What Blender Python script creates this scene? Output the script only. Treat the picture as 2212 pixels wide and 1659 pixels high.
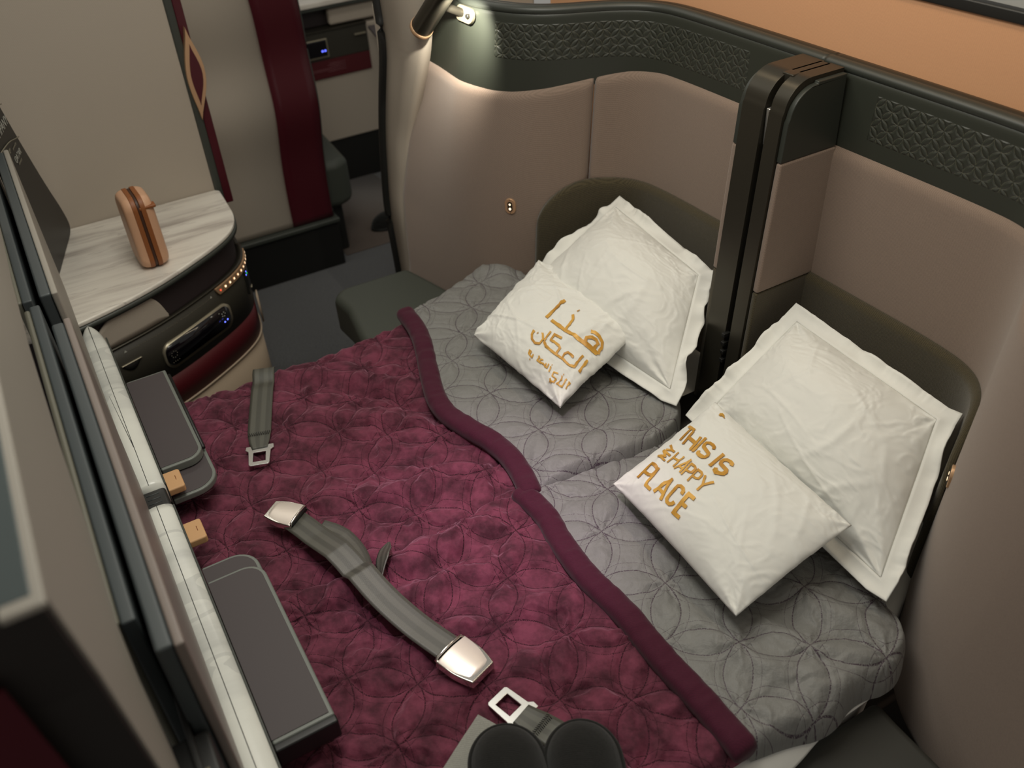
import bpy, bmesh, math, random
import numpy as np
from mathutils import Vector, Matrix, Euler

random.seed(7); np.random.seed(7)
for o in list(bpy.data.objects): bpy.data.objects.remove(o)
SC = bpy.context.scene
COL = SC.collection

# ------------------------------------------------------------------ camera, world, lights, exposure
cam_d = bpy.data.cameras.new('camera'); cam = bpy.data.objects.new('camera', cam_d); COL.objects.link(cam)
SC.camera = cam
cam_d.sensor_width = 36.0; cam_d.lens = 31.99; cam_d.clip_start = 0.02
cam.matrix_world = Matrix(((0.5023323, -0.4986304, 0.70642054, 0), (0.86270289, 0.34416011, -0.37053683, 0),
                           (-0.05836084, 0.79556366, 0.60305263, 1.7), (0, 0, 0, 1)))
cam_d.dof.use_dof = True; cam_d.dof.focus_distance = 1.62; cam_d.dof.aperture_fstop = 4.0

wd = bpy.data.worlds.new('cabin_ambient'); SC.world = wd; wd.use_nodes = True
wn = wd.node_tree; wn.nodes.clear()
wo = wn.nodes.new('ShaderNodeOutputWorld'); wb = wn.nodes.new('ShaderNodeBackground')
wb.inputs[0].default_value = (1.0, 0.95, 0.86, 1); wb.inputs[1].default_value = 0.21
wn.links.new(wb.outputs[0], wo.inputs[0])

def area(name, loc, target, sx, sy, power, color):
    l = bpy.data.lights.new(name, 'AREA'); l.shape = 'RECTANGLE'; l.size = sx; l.size_y = sy
    l.energy = power; l.color = color
    o = bpy.data.objects.new(name, l); COL.objects.link(o); o.location = loc
    o.rotation_euler = (Vector(target) - Vector(loc)).to_track_quat('-Z', 'Y').to_euler()
    return o
def spot(name, loc, target, deg, blend, power, color, r=0.02):
    l = bpy.data.lights.new(name, 'SPOT'); l.spot_size = math.radians(deg); l.spot_blend = blend
    l.energy = power; l.color = color; l.shadow_soft_size = r
    o = bpy.data.objects.new(name, l); COL.objects.link(o); o.location = loc
    o.rotation_euler = (Vector(target) - Vector(loc)).to_track_quat('-Z', 'Y').to_euler()
    return o
area('ceiling_panel_light', (-1.15, 0.35, 2.12), (-1.15, 0.45, 0.5), 1.1, 0.45, 10.5, (1.0, 0.965, 0.86))
area('aisle_ceiling_light', (-2.75, 0.5, 2.12), (-2.75, 0.5, 0), 0.35, 1.6, 4.6, (1.0, 0.95, 0.85))
spot('overhead_reading_spot', (-0.62, 0.20, 2.05), (-1.04, 0.48, 0.5), 27, 1.0, 42, (1.0, 0.76, 0.96), 0.04)
spot('wall_reading_spot', (-1.775, 0.850, 1.205), (-1.868, 0.935, 1.10), 84, 0.8, 9, (1.0, 0.94, 0.80), 0.006)
area('partition_mood_light', (-1.0, 1.02, 1.85), (-1.0, 1.26, 1.25), 1.6, 0.08, 2.3, (1.0, 0.80, 0.55))

vs = SC.view_settings; vs.view_transform = 'Standard'; vs.look = 'None'; vs.gamma = 1.0
vs.use_curve_mapping = False; vs.exposure = 0.26

# ------------------------------------------------------------------ materials
MATS = {}
class NT:
    def __init__(s, m): s.m = m; s.t = m.node_tree; s.n = s.t.nodes; s.l = s.t.links
    def new(s, ty, **kw):
        n = s.n.new(ty)
        for k, v in kw.items(): setattr(n, k, v)
        return n
    def val(s, a, i):
        if isinstance(a, (int, float)): i.default_value = a
        elif isinstance(a, tuple): i.default_value = a
        else: s.l.new(a, i)
    def math(s, op, a, b=0.0, c=0.0, clamp=False):
        n = s.new('ShaderNodeMath', operation=op); n.use_clamp = clamp
        s.val(a, n.inputs[0]); s.val(b, n.inputs[1]); s.val(c, n.inputs[2]); return n.outputs[0]
    def noise(s, vec, scale, detail=3, rough=0.5, out='Fac'):
        n = s.new('ShaderNodeTexNoise'); n.inputs['Scale'].default_value = scale
        n.inputs['Detail'].default_value = detail; n.inputs['Roughness'].default_value = rough
        if vec is not None: s.l.new(vec, n.inputs['Vector'])
        return n.outputs[out]
    def coord(s, which='Object'): return s.new('ShaderNodeTexCoord').outputs[which]
    def mapping(s, vec, scale=(1, 1, 1), rot=(0, 0, 0), loc=(0, 0, 0)):
        n = s.new('ShaderNodeMapping'); s.l.new(vec, n.inputs[0])
        n.inputs['Scale'].default_value = scale; n.inputs['Rotation'].default_value = rot; n.inputs['Location'].default_value = loc
        return n.outputs[0]
    def ramp(s, fac, stops):
        n = s.new('ShaderNodeValToRGB'); s.l.new(fac, n.inputs[0]); e = n.color_ramp.elements
        while len(e) < len(stops): e.new(0.5)
        for i, (p, c) in enumerate(stops): e[i].position = p; e[i].color = (*c, 1)
        return n.outputs[0]
    def mixc(s, f, a, b):
        n = s.new('ShaderNodeMix', data_type='RGBA'); s.val(f, n.inputs[0])
        s.val((*a, 1) if isinstance(a, tuple) else a, n.inputs[6]); s.val((*b, 1) if isinstance(b, tuple) else b, n.inputs[7])
        return n.outputs[2]
    def bump(s, h, strength=0.3, dist=0.001, prev=None):
        n = s.new('ShaderNodeBump'); n.inputs['Strength'].default_value = strength; n.inputs['Distance'].default_value = dist
        s.l.new(h, n.inputs['Height'])
        if prev is not None: s.l.new(prev, n.inputs['Normal'])
        return n.outputs[0]
def mat(name, col, rough=0.5, metal=0.0, coat=0.0, sheen=0.0, spec=0.5, emit=None, es=1.0, sheentint=None):
    if name in MATS: return MATS[name][0]
    m = bpy.data.materials.new(name); m.use_nodes = True
    t = NT(m); b = t.n['Principled BSDF']
    b.inputs['Base Color'].default_value = (*col, 1); b.inputs['Roughness'].default_value = rough
    b.inputs['Metallic'].default_value = metal; b.inputs['Coat Weight'].default_value = coat
    b.inputs['Sheen Weight'].default_value = sheen; b.inputs['Specular IOR Level'].default_value = spec
    if sheentint: b.inputs['Sheen Tint'].default_value = (*sheentint, 1)
    if emit: b.inputs['Emission Color'].default_value = (*emit, 1); b.inputs['Emission Strength'].default_value = es
    MATS[name] = (m, t, b); return m
def parts(name): return MATS[name]

def fabric(name, col, scale=900.0, var=0.25, bs=0.35, rough=0.95, sheen=0.25):
    m = mat(name, col, rough, sheen=sheen, spec=0.2); _, t, b = parts(name)
    v = t.coord('Object')
    n1 = t.noise(v, scale, 2, 0.6); n2 = t.noise(v, 6, 3); 
    w = t.new('ShaderNodeTexWave'); w.inputs['Scale'].default_value = 130; w.inputs['Distortion'].default_value = 3; w.inputs['Detail Scale'].default_value = 40
    t.l.new(t.mapping(v, rot=(0.6, 0.2, 0.785)), w.inputs[0])
    f = t.math('ADD', t.math('MULTIPLY', n1, 0.7), t.math('MULTIPLY', w.outputs['Fac'], 0.3))
    dark = tuple(c * (1 - var) for c in col); lite = tuple(min(1, c * (1 + var)) for c in col)
    c = t.ramp(f, [(0.3, dark), (0.7, lite)]); t.l.new(c, b.inputs['Base Color'])
    t.l.new(t.bump(f, bs, 0.0008), b.inputs['Normal'])
    return m
TAUPE = fabric('taupe_wool', (0.235, 0.175, 0.138), 700, 0.14, 0.4)
TAUPE2 = fabric('grey_taupe_laminate', (0.44, 0.385, 0.32), 500, 0.05, 0.08, rough=0.6, sheen=0.0)
OLIVE = fabric('olive_headrest_weave', (0.066, 0.054, 0.030), 500, 0.35, 0.6)
PEACH = fabric('peach_partition', (0.62, 0.335, 0.185), 400, 0.04, 0.1, rough=0.8, sheen=0.0)
CARPET = fabric('dark_carpet', (0.044, 0.046, 0.050), 190, 0.9, 1.0)
CARPET2 = fabric('taupe_carpet', (0.12, 0.095, 0.08), 300, 0.4, 1.0)
SEATG = mat('green_grey_leather', (0.055, 0.062, 0.05), 0.55)
def leather_tex(name, sc=260, s=0.25):
    _, t, b = parts(name); v = t.coord('Object')
    vo = t.new('ShaderNodeTexVoronoi'); vo.inputs['Scale'].default_value = sc; t.l.new(v, vo.inputs[0])
    t.l.new(t.bump(vo.outputs['Distance'], s, 0.0006), b.inputs['Normal'])
leather_tex('green_grey_leather')

def shippo_node(t, vec, cell, r=0.7071):
    """distance in cells to the nearest arc of the interlaced circle lattice"""
    sc = t.mapping(vec, (1 / cell, 1 / cell, 0))
    fr = t.new('ShaderNodeVectorMath', operation='FRACTION'); t.l.new(sc, fr.inputs[0])
    best = None
    for cx in (0, 1):
        for cy in (0, 1):
            d = t.new('ShaderNodeVectorMath', operation='DISTANCE'); t.l.new(fr.outputs[0], d.inputs[0]); d.inputs[1].default_value = (cx, cy, 0)
            a = t.math('ABSOLUTE', t.math('SUBTRACT', d.outputs['Value'], r))
            best = a if best is None else t.math('MINIMUM', best, a)
    return best

LEATHER = mat('dark_green_leather', (0.030, 0.034, 0.026), 0.42, spec=0.5)
_, t, b = parts('dark_green_leather')
uv = t.coord('UV'); sep = t.new('ShaderNodeSeparateXYZ'); t.l.new(uv, sep.inputs[0])
d = shippo_node(t, t.mapping(uv, rot=(0, 0, 0.7854)), 0.0235)
def band(t, x, a, bb, w=0.002):
    lo = t.math('DIVIDE', t.math('SUBTRACT', x, a), w, clamp=True); hi = t.math('DIVIDE', t.math('SUBTRACT', bb, x), w, clamp=True)
    return t.math('MULTIPLY', lo, hi)
mask = t.math('MULTIPLY', band(t, sep.outputs[1], 1.072, 1.147),
              t.math('ADD', band(t, sep.outputs[0], 0.31, 0.925), band(t, sep.outputs[0], 1.245, 1.86)))
line = t.math('MULTIPLY', t.math('SUBTRACT', 1.0, t.math('DIVIDE', d, 0.035, clamp=True)), mask)
dash = t.math('GREATER_THAN', t.noise(t.coord('Object'), 520, 0), 0.47)
thread = t.math('MULTIPLY', t.math('MULTIPLY', t.math('LESS_THAN', d, 0.022), dash), mask)
puff = t.math('MULTIPLY', t.math('DIVIDE', d, 0.14, clamp=True), mask)
vo = t.new('ShaderNodeTexVoronoi'); vo.inputs['Scale'].default_value = 420; t.l.new(t.coord('Object'), vo.inputs[0])
t.l.new(t.mixc(thread, (0.030, 0.034, 0.026), (0.085, 0.085, 0.06)), b.inputs['Base Color'])
bn = t.bump(vo.outputs['Distance'], 0.12, 0.0004)
t.l.new(t.bump(puff, 0.7, 0.0022, bn), b.inputs['Normal'])

GREENP = mat('dark_green_leather_plain', (0.030, 0.034, 0.028), 0.42)
BRONZE = mat('dark_bronze_trim', (0.055, 0.050, 0.038), 0.32, 0.6)
BLACK = mat('black_plastic', (0.012, 0.012, 0.011), 0.45)
DKPANEL = mat('dark_console_plastic', (0.035, 0.032, 0.023), 0.5)
DKGREEN = mat('dark_green_plastic', (0.045, 0.05, 0.042), 0.45)
AUBERG = mat('aubergine_storage', (0.030, 0.021, 0.022), 0.55)
BURG = mat('burgundy_laminate', (0.085, 0.006, 0.010), 0.5)
BURG2 = mat('burgundy_door_stripe', (0.070, 0.007, 0.013), 0.32)
BEIGE = mat('beige_lower_panel', (0.42, 0.33, 0.24), 0.6)
GOLD = mat('rose_gold_metal', (0.68, 0.43, 0.25), 0.35, 0.55)
GLOW = mat('backlit_icon', (0.9, 0.7, 0.5), 0.5, emit=(1.0, 0.72, 0.45), es=1.6)
REDGLOW = mat('red_icon', (0.8, 0.1, 0.05), 0.5, emit=(1, 0.12, 0.05), es=0.9)
BLUEGLOW = mat('blue_led', (0.1, 0.1, 0.8), 0.5, emit=(0.12, 0.16, 1.0), es=2.2)
GREENGLOW = mat('green_led', (0.0, 0.5, 0.1), 0.5, emit=(0.0, 0.8, 0.15), es=0.8)
CHROME = mat('chrome', (0.80, 0.77, 0.72), 0.12, 1.0)
SATIN = mat('satin_silver', (0.80, 0.72, 0.64), 0.33, 0.45)
STEEL = mat('steel_tongue', (0.68, 0.68, 0.66), 0.25, 0.9)
CHAMP = mat('champagne_frame', (0.38, 0.34, 0.25), 0.35, 0.6)
GLASSB = mat('black_screen_glass', (0.006, 0.005, 0.007), 0.08, coat=0.5)
TRAYTOP = mat('purple_grey_tray_top', (0.068, 0.056, 0.058), 0.6)
TRAYEDGE = mat('grey_green_tray_edge', (0.17, 0.185, 0.165), 0.4)
TAN = mat('tan_leather_tab', (0.62, 0.36, 0.17), 0.55)
SLATE = mat('slate_monitor_shell', (0.052, 0.062, 0.064), 0.45)
TEAL = mat('slate_teal_glass', (0.060, 0.075, 0.075), 0.25)
OLIVRIM = mat('olive_rim', (0.13, 0.125, 0.095), 0.5)
DARKBR = mat('dark_brown_shell', (0.022, 0.018, 0.016), 0.5)
PINKG = mat('rose_taupe_bezel', (0.20, 0.165, 0.145), 0.4)
STONE = mat('stone_bezel', (0.30, 0.275, 0.235), 0.5)
WHITETXT = mat('printed_white', (0.45, 0.45, 0.40), 0.6)
DIMTXT = mat('printed_grey', (0.22, 0.20, 0.15), 0.6)
TREADTXT = mat('printed_rose', (0.20, 0.07, 0.08), 0.6)
BLKFELT = fabric('black_felt', (0.012, 0.012, 0.011), 500, 0.4, 0.8, sheen=0.15)
GREYJER = fabric('grey_jersey', (0.30, 0.30, 0.27), 500, 0.15, 0.4)

def velvet_mat(name, base, tint, stitch, cell, sheen, rough, nap, linew=0.014, bumpk=0.5, wr=0.3):
    m = mat(name, base, rough, sheen=sheen, sheentint=tint, spec=0.25); _, t, b = parts(name)
    b.inputs['Sheen Roughness'].default_value = 0.35
    uv = t.coord('UV')
    d = shippo_node(t, uv, cell); d2 = shippo_node(t, uv, cell, 0.7071 + 0.12)
    dd = t.math('MINIMUM', d, t.math('ADD', d2, 0.006))
    dash = t.math('GREATER_THAN', t.noise(uv, 700, 0), 0.42)
    ln = t.math('MULTIPLY', t.math('LESS_THAN', dd, linew), dash)
    o = t.coord('Object')
    n1 = t.noise(o, 22, 4, 0.65); n2 = t.noise(o, 900, 2)
    patch = t.ramp(n1, [(0.36, tuple(c * (1 - nap) for c in base)), (0.5, base), (0.64, tuple(min(1, c * (1 + nap)) for c in base))])
    c = t.mixc(ln, patch, stitch); t.l.new(c, b.inputs['Base Color'])
    g = t.math('DIVIDE', dd, 0.06, clamp=True)
    n3 = t.noise(t.mapping(uv, (1, 1, 1)), 75, 3, 0.6)
    bn = t.bump(g, bumpk, 0.0025)
    bn = t.bump(n3, wr, 0.006, bn)
    t.l.new(t.bump(n2, 0.25, 0.0006, bn), b.inputs['Normal'])
    return m
CELL = 0.108
VELVET = velvet_mat('burgundy_velvet', (0.118, 0.026, 0.046), (1.0, 0.50, 0.66), (0.03, 0.004, 0.010), CELL, 1.0, 0.8, 0.50, 0.010, 0.30, 0.30)
SATINQ = velvet_mat('grey_quilted_satin', (0.215, 0.215, 0.205), (0.8, 0.8, 0.8), (0.075, 0.055, 0.07), CELL, 0.12, 0.5, 0.04, 0.009, 0.30, 0.42)
HEM = fabric('burgundy_hem', (0.062, 0.008, 0.023), 300, 0.12, 0.3, rough=0.8, sheen=0.12)

WHITE = mat('white_cotton', (0.80, 0.80, 0.755), 0.85, sheen=0.08); _, t, b = parts('white_cotton')
o_ = t.coord('Object'); wn_ = t.noise(t.mapping(o_, (1, 1, 1)), 14, 5, 0.55)
t.l.new(t.bump(wn_, 0.12, 0.008), b.inputs['Normal'])
GOLDINK = mat('gold_print', (0.62, 0.30, 0.035), 0.42, 0.12); _, t, b = parts('gold_print')
t.l.new(t.ramp(t.noise(t.coord('Object'), 22, 2), [(0.35, (0.48, 0.22, 0.02)), (0.65, (0.72, 0.40, 0.07))]), b.inputs['Base Color'])

def marble_mat(name, axis, tint=(0.68, 0.66, 0.60), vein=(0.33, 0.30, 0.28), sc=1.0):
    m = mat(name, tint, 0.28, coat=0.15); _, t, b = parts(name)
    v = t.coord('Object')
    s = (3 * sc, 42 * sc, 6) if axis == 'Y' else (30 * sc, 3 * sc, 6)
    s = (28 * sc, 3.0, 6) if axis == 'Y' else s
    mp = t.mapping(v, s)
    n = t.noise(mp, 1.0, 5, 0.6); n2 = t.noise(t.mapping(v, tuple(k * 0.35 for k in s), loc=(3, 2, 1)), 1.0, 4, 0.6)
    f = t.math('ADD', t.math('MULTIPLY', n, 0.6), t.math('MULTIPLY', n2, 0.4))
    ab = t.math('ABSOLUTE', t.math('SUBTRACT', n2, 0.5))
    c = t.ramp(f, [(0.36, vein), (0.46, tuple((x + y) / 2 * 1.1 for x, y in zip(tint, vein))), (0.54, tint), (0.8, tuple(min(1, x * 1.12) for x in tint))])
    t.l.new(t.mixc(t.math('MULTIPLY', t.math('LESS_THAN', ab, 0.006), 0.4), c, vein), b.inputs['Base Color'])
    return m
MARBLE = marble_mat('striated_marble_counter', 'Y', (0.80, 0.76, 0.68), (0.42, 0.375, 0.335))
MARBLE2 = marble_mat('veined_marble_ledge', 'X2', (0.74, 0.75, 0.69), (0.40, 0.41, 0.39), 0.22)

WEB = mat('grey_webbing', (0.085, 0.085, 0.066), 0.42, spec=0.6); _, t, b = parts('grey_webbing')
uv = t.coord('UV'); wv = t.new('ShaderNodeTexWave'); wv.bands_direction = 'Y'; wv.inputs['Scale'].default_value = 0.75
t.l.new(t.mapping(uv, (1, 1, 1)), wv.inputs[0])
wv2 = t.new('ShaderNodeTexWave'); wv2.bands_direction = 'X'; wv2.inputs['Scale'].default_value = 160; t.l.new(uv, wv2.inputs[0])
t.l.new(t.ramp(wv.outputs['Fac'], [(0.3, (0.058, 0.058, 0.046)), (0.7, (0.088, 0.088, 0.070))]), b.inputs['Base Color'])
t.l.new(t.bump(wv2.outputs['Fac'], 0.25, 0.0004), b.inputs['Normal'])
STITCH = mat('black_stitching', (0.01, 0.01, 0.008), 0.8)

# ------------------------------------------------------------------ object helpers
def empty(name, loc=(0, 0, 0), label=None, cat=None, group=None):
    o = bpy.data.objects.new(name, None); COL.objects.link(o); o.location = loc; o.empty_display_size = 0.05
    tag(o, label, cat, group); return o
def tag(o, label=None, cat=None, group=None, kind=None):
    if label: o['label'] = label
    if cat: o['category'] = cat
    if group: o['group'] = group
    if kind: o['kind'] = kind
    return o
def mesh(name, verts, faces, m, parent=None, smooth=True, uvs=None, bevel=0.0, seg=2, autos=None, solid=0.0, solid_off=-1):
    me = bpy.data.meshes.new(name); me.from_pydata([tuple(map(float, v)) for v in verts], [], [tuple(int(i) for i in f) for f in faces]); me.update()
    if uvs is not None:
        l = me.uv_layers.new(name='UVMap'); u = np.asarray(uvs, float)
        idx = np.zeros(len(me.loops), int); me.loops.foreach_get('vertex_index', idx)
        l.data.foreach_set('uv', u[idx].ravel())
    if smooth:
        me.polygons.foreach_set('use_smooth', [True] * len(me.polygons))
    me.materials.append(m)
    o = bpy.data.objects.new(name, me); COL.objects.link(o)
    if parent is not None:
        o.parent = parent
        wl = Vector(parent.location); pp = parent.parent
        while pp is not None: wl = wl + Vector(pp.location); pp = pp.parent
        me.transform(Matrix.Translation(-wl))
    if solid: s = o.modifiers.new('thickness', 'SOLIDIFY'); s.thickness = solid; s.offset = solid_off
    if bevel:
        bv = o.modifiers.new('bevel', 'BEVEL'); bv.width = bevel; bv.segments = seg; bv.limit_method = 'ANGLE'; bv.angle_limit = math.radians(40)
        if smooth: 
            wnm = o.modifiers.new('wn', 'WEIGHTED_NORMAL'); wnm.keep_sharp = False
    return o
def box(name, lo, hi, m, parent=None, bevel=0.003, seg=2, rotz=0.0):
    x0, y0, z0 = lo; x1, y1, z1 = hi
    v = [(x0, y0, z0), (x1, y0, z0), (x1, y1, z0), (x0, y1, z0), (x0, y0, z1), (x1, y0, z1), (x1, y1, z1), (x0, y1, z1)]
    f = [(0, 3, 2, 1), (4, 5, 6, 7), (0, 1, 5, 4), (1, 2, 6, 5), (2, 3, 7, 6), (3, 0, 4, 7)]
    if rotz:
        cx, cy = (x0 + x1) / 2, (y0 + y1) / 2; c, s = math.cos(rotz), math.sin(rotz)
        v = [(cx + (a - cx) * c - (b_ - cy) * s, cy + (a - cx) * s + (b_ - cy) * c, z) for a, b_, z in v]
    return mesh(name, v, f, m, parent, bevel=bevel, seg=seg)
def grid_faces(nu, nv, off=0, flip=False, closed_u=False):
    f = []
    for i in range(nu if closed_u else nu - 1):
        for j in range(nv - 1):
            a = off + i * nv + j; b_ = off + ((i + 1) % nu) * nv + j
            q = (a, b_, b_ + 1, a + 1)
            f.append(q[::-1] if flip else q)
    return f
def prism(name, poly, z0, z1, m, parent=None, bevel=0.003, seg=2, smooth=True):
    n = len(poly)
    v = [(x, y, z0) for x, y in poly] + [(x, y, z1) for x, y in poly]
    f = [tuple(range(n))[::-1], tuple(range(n, 2 * n))] + [(i, (i + 1) % n, n + (i + 1) % n, n + i) for i in range(n)]
    a = sum(poly[i][0] * poly[(i + 1) % n][1] - poly[(i + 1) % n][0] * poly[i][1] for i in range(n))
    if a < 0: f = [q[::-1] for q in f]
    return mesh(name, v, f, m, parent, bevel=bevel, seg=seg, smooth=smooth)
def rrect(x0, y0, x1, y1, r, n=6, corners=(1, 1, 1, 1)):
    out = []
    for k, (cx, cy, a0) in enumerate(((x1 - r, y1 - r, 0), (x0 + r, y1 - r, 90), (x0 + r, y0 + r, 180), (x1 - r, y0 + r, 270))):
        if corners[k]:
            for i in range(n + 1):
                a = math.radians(a0 + 90 * i / n); out.append((cx + r * math.cos(a), cy + r * math.sin(a)))
        else:
            out.append(((x1, y1), (x0, y1), (x0, y0), (x1, y0))[k])
    return out
def tube(name, pts, r, m, parent=None, n=10, closed=False, sx=1.0):
    pts = [Vector(p) for p in pts]; V = []; N = len(pts)
    up = Vector((0, 0, 1))
    for i, p in enumerate(pts):
        a = pts[(i - 1) % N] if (closed or i > 0) else p; c = pts[(i + 1) % N] if (closed or i < N - 1) else p
        t_ = (c - a).normalized(); s = t_.cross(up)
        if s.length < 1e-3: s = t_.cross(Vector((1, 0, 0)))
        s.normalize(); w = s.cross(t_).normalized()
        rr = r[i] if isinstance(r, (list, tuple)) else r
        for k in range(n):
            an = 2 * math.pi * k / n; V.append(p + s * math.cos(an) * rr * sx + w * math.sin(an) * rr)
    F = []
    for i in range(N if closed else N - 1):
        for k in range(n):
            a = i * n + k; b_ = i * n + (k + 1) % n; c = ((i + 1) % N) * n + (k + 1) % n; d_ = ((i + 1) % N) * n + k
            F.append((a, d_, c, b_))
    if not closed: F += [tuple(range(n)), tuple(range((N - 1) * n, N * n))[::-1]]
    return mesh(name, V, F, m, parent)
def cyl(name, p0, p1, r, m, parent=None, n=32, bevel=0.0015, r1=None):
    p0 = Vector(p0); p1 = Vector(p1); d_ = (p1 - p0).normalized(); s = d_.orthogonal().normalized(); w = d_.cross(s)
    r1 = r if r1 is None else r1
    V = []
    for p, rr in ((p0, r), (p1, r1)):
        for k in range(n): a = 2 * math.pi * k / n; V.append(p + (s * math.cos(a) + w * math.sin(a)) * rr)
    F = [(k, (k + 1) % n, n + (k + 1) % n, n + k) for k in range(n)] + [tuple(range(n))[::-1], tuple(range(n, 2 * n))]
    return mesh(name, V, F, m, parent, bevel=bevel)
def resample(pts, n, smooth=True):
    p = np.array(pts, float)
    if smooth and len(p) > 2:
        for _ in range(3):      # Chaikin keeping the ends
            q = [p[0]]
            for a, b_ in zip(p[:-1], p[1:]): q += [a * .75 + b_ * .25, a * .25 + b_ * .75]
            q.append(p[-1]); p = np.array(q)
    s = np.r_[0, np.cumsum(np.linalg.norm(np.diff(p, axis=0), axis=1))]
    u = np.linspace(0, s[-1], n)
    return np.stack([np.interp(u, s, p[:, k]) for k in range(p.shape[1])], 1)
def text(name, s, size, m, parent, origin, xdir, ydir, extrude=0.0003, stretch=1.0, align='CENTER'):
    c = bpy.data.curves.new(name, 'FONT'); c.body = s; c.size = size; c.extrude = extrude; c.align_x = align; c.align_y = 'CENTER'
    to = bpy.data.objects.new(name, c); COL.objects.link(to)
    bpy.context.view_layer.update()
    me = bpy.data.meshes.new_from_object(to.evaluated_get(bpy.context.evaluated_depsgraph_get()))
    bpy.data.objects.remove(to); bpy.data.curves.remove(c)
    X = Vector(xdir).normalized() * stretch; Y = Vector(ydir).normalized(); Z = X.cross(Y).normalized()
    M = Matrix(((X.x, Y.x, Z.x, origin[0]), (X.y, Y.y, Z.y, origin[1]), (X.z, Y.z, Z.z, origin[2]), (0, 0, 0, 1)))
    me.transform(M); me.name = name; me.materials.clear(); me.materials.append(m)
    o = bpy.data.objects.new(name, me); COL.objects.link(o)
    if parent is not None:
        o.parent = parent; wl = Vector(parent.location); pp = parent.parent
        while pp is not None: wl = wl + Vector(pp.location); pp = pp.parent
        me.transform(Matrix.Translation(-wl))
    return o
def lnoise(x, y, seed=0, oct=4):
    """smooth value noise on arrays"""
    rs = np.random.RandomState(seed); out = 0; amp = 1.0; tot = 0
    for o in range(oct):
        G = rs.rand(64, 64); fx = x * 2 ** o + 17.3 * o; fy = y * 2 ** o + 9.1 * o
        ix = np.floor(fx).astype(int); iy = np.floor(fy).astype(int); u = fx - ix; v = fy - iy
        u = u * u * (3 - 2 * u); v = v * v * (3 - 2 * v)
        g = lambda a, b_: G[a % 64, b_ % 64]
        out = out + amp * ((g(ix, iy) * (1 - u) + g(ix + 1, iy) * u) * (1 - v) + (g(ix, iy + 1) * (1 - u) + g(ix + 1, iy + 1) * u) * v - 0.5)
        tot += amp; amp *= 0.5
    return out / tot

# ================================================================== SETTING
fl = box('floor', (-5.2, -1.6, -0.05), (1.2, 4.6, 0.0), CARPET, None, bevel=0); tag(fl, kind='structure')
rug = box('trim_1', (-3.72, 0.93, 0.0), (-3.07, 1.32, 0.003), CARPET2, None, bevel=0); tag(rug, kind='structure')
w = box('wall_left', (-2.53, -1.5, 0.0), (-2.48, 0.412, 1.75), TAUPE2, None, bevel=0.002); tag(w, kind='structure')
# back partition behind the headboard
w = box('wall_back', (-2.05, 1.262, 0.0), (0.6, 1.272, 1.30), PEACH, None, bevel=0.004); tag(w, kind='structure')
tr = box('trim_2', (-2.05, 1.257, 1.290), (0.6, 1.275, 1.308), BLACK, None, bevel=0.003); tag(tr, kind='structure')

# own doorway: edge trim and folded door with the lozenge handle
dr = empty('sliding_door', (-2.47, 0.44, 0.6), 'folded sliding suite door edge, burgundy with a gold lozenge handle, beside the marble counter', 'door')
box('door_edge', (-2.52, 0.412, 0.60), (-2.475, 0.432, 1.75), DKGREEN, dr, bevel=0.004)
box('door_panel', (-2.515, 0.432, 0.60), (-2.482, 0.455, 1.75), BURG2, dr, bevel=0.003)
def lozenge(s):
    pts = []
    top, bot, mid = 1.085, 0.85, 0.975; y0 = 0.445
    for i in range(13):
        a = i / 12; z = top + (bot - top) * a; k = math.sin(math.pi * a) ** 1.35; pts.append((y0 - 0.017 * a - 0.001 + 0.030 * k * s, z))
    for i in range(11, 0, -1):
        a = i / 12; z = top + (bot - top) * a; k = math.sin(math.pi * a) ** 1.35; pts.append((y0 - 0.017 * a - 0.001 - 0.018 * k * s, z))
    return pts
def yz_plate(name, pts, x0, x1, m, parent, bevel=0.001):
    n = len(pts); v = [(x0, y, z) for y, z in pts] + [(x1, y, z) for y, z in pts]
    f = [tuple(range(n)), tuple(range(n, 2 * n))[::-1]] + [(i, n + i, n + (i + 1) % n, (i + 1) % n) for i in range(n)]
    return mesh(name, v, f, m, parent, bevel=bevel)
hd = yz_plate('handle', lozenge(1.0), -2.484, -2.462, GOLD, dr)
inner = [((y - 0.4385) * 0.62 + 0.4385 + 0.002, (z - 0.975) * 0.66 + 0.972) for y, z in lozenge(1.0)]
yz_plate('handle_inlay', inner, -2.466, -2.460, BURG2, hd, 0.0005)

# ================================================================== across the aisle
def wavex(z): return 0.016 * math.cos((z - 0.59) * 2 * math.pi / 0.46) * math.exp(-((z - 0.70) / 0.24) ** 2)
def wavey(z): return 0.012 * math.sin((z - 0.5) * 2 * math.pi / 1.1)
def wave_panel(name, x, y0, y1, z0, z1, m, parent, th=0.03, ny=6, nz=60):
    V = []; 
    for side in (0, 1):
        for i in range(ny):
            for j in range(nz):
                z = z0 + (z1 - z0) * j / (nz - 1); y = y0 + (y1 - y0) * i / (ny - 1)
                V.append((x + wavex(z) - side * th, y + wavey(z), z))
    F = grid_faces(ny, nz, 0) + grid_faces(ny, nz, ny * nz, True)
    n0 = ny * nz
    for j in range(nz - 1): F += [(j, j + 1, n0 + j + 1, n0 + j), ((ny - 1) * nz + j + 1, (ny - 1) * nz + j, n0 + (ny - 1) * nz + j, n0 + (ny - 1) * nz + j + 1)]
    for i in range(ny - 1):
        a = i * nz; b_ = (i + 1) * nz; F += [(a, n0 + a, n0 + b_, b_), (a + nz - 1, b_ + nz - 1, n0 + b_ + nz - 1, n0 + a + nz - 1)]
    return mesh(name, V, F, m, parent)
ad = empty('aisle_door', (-3.03, 0.75, 0.0), 'wavy grey door with a wide burgundy stripe across the aisle, black kick plate below', 'door')
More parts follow.
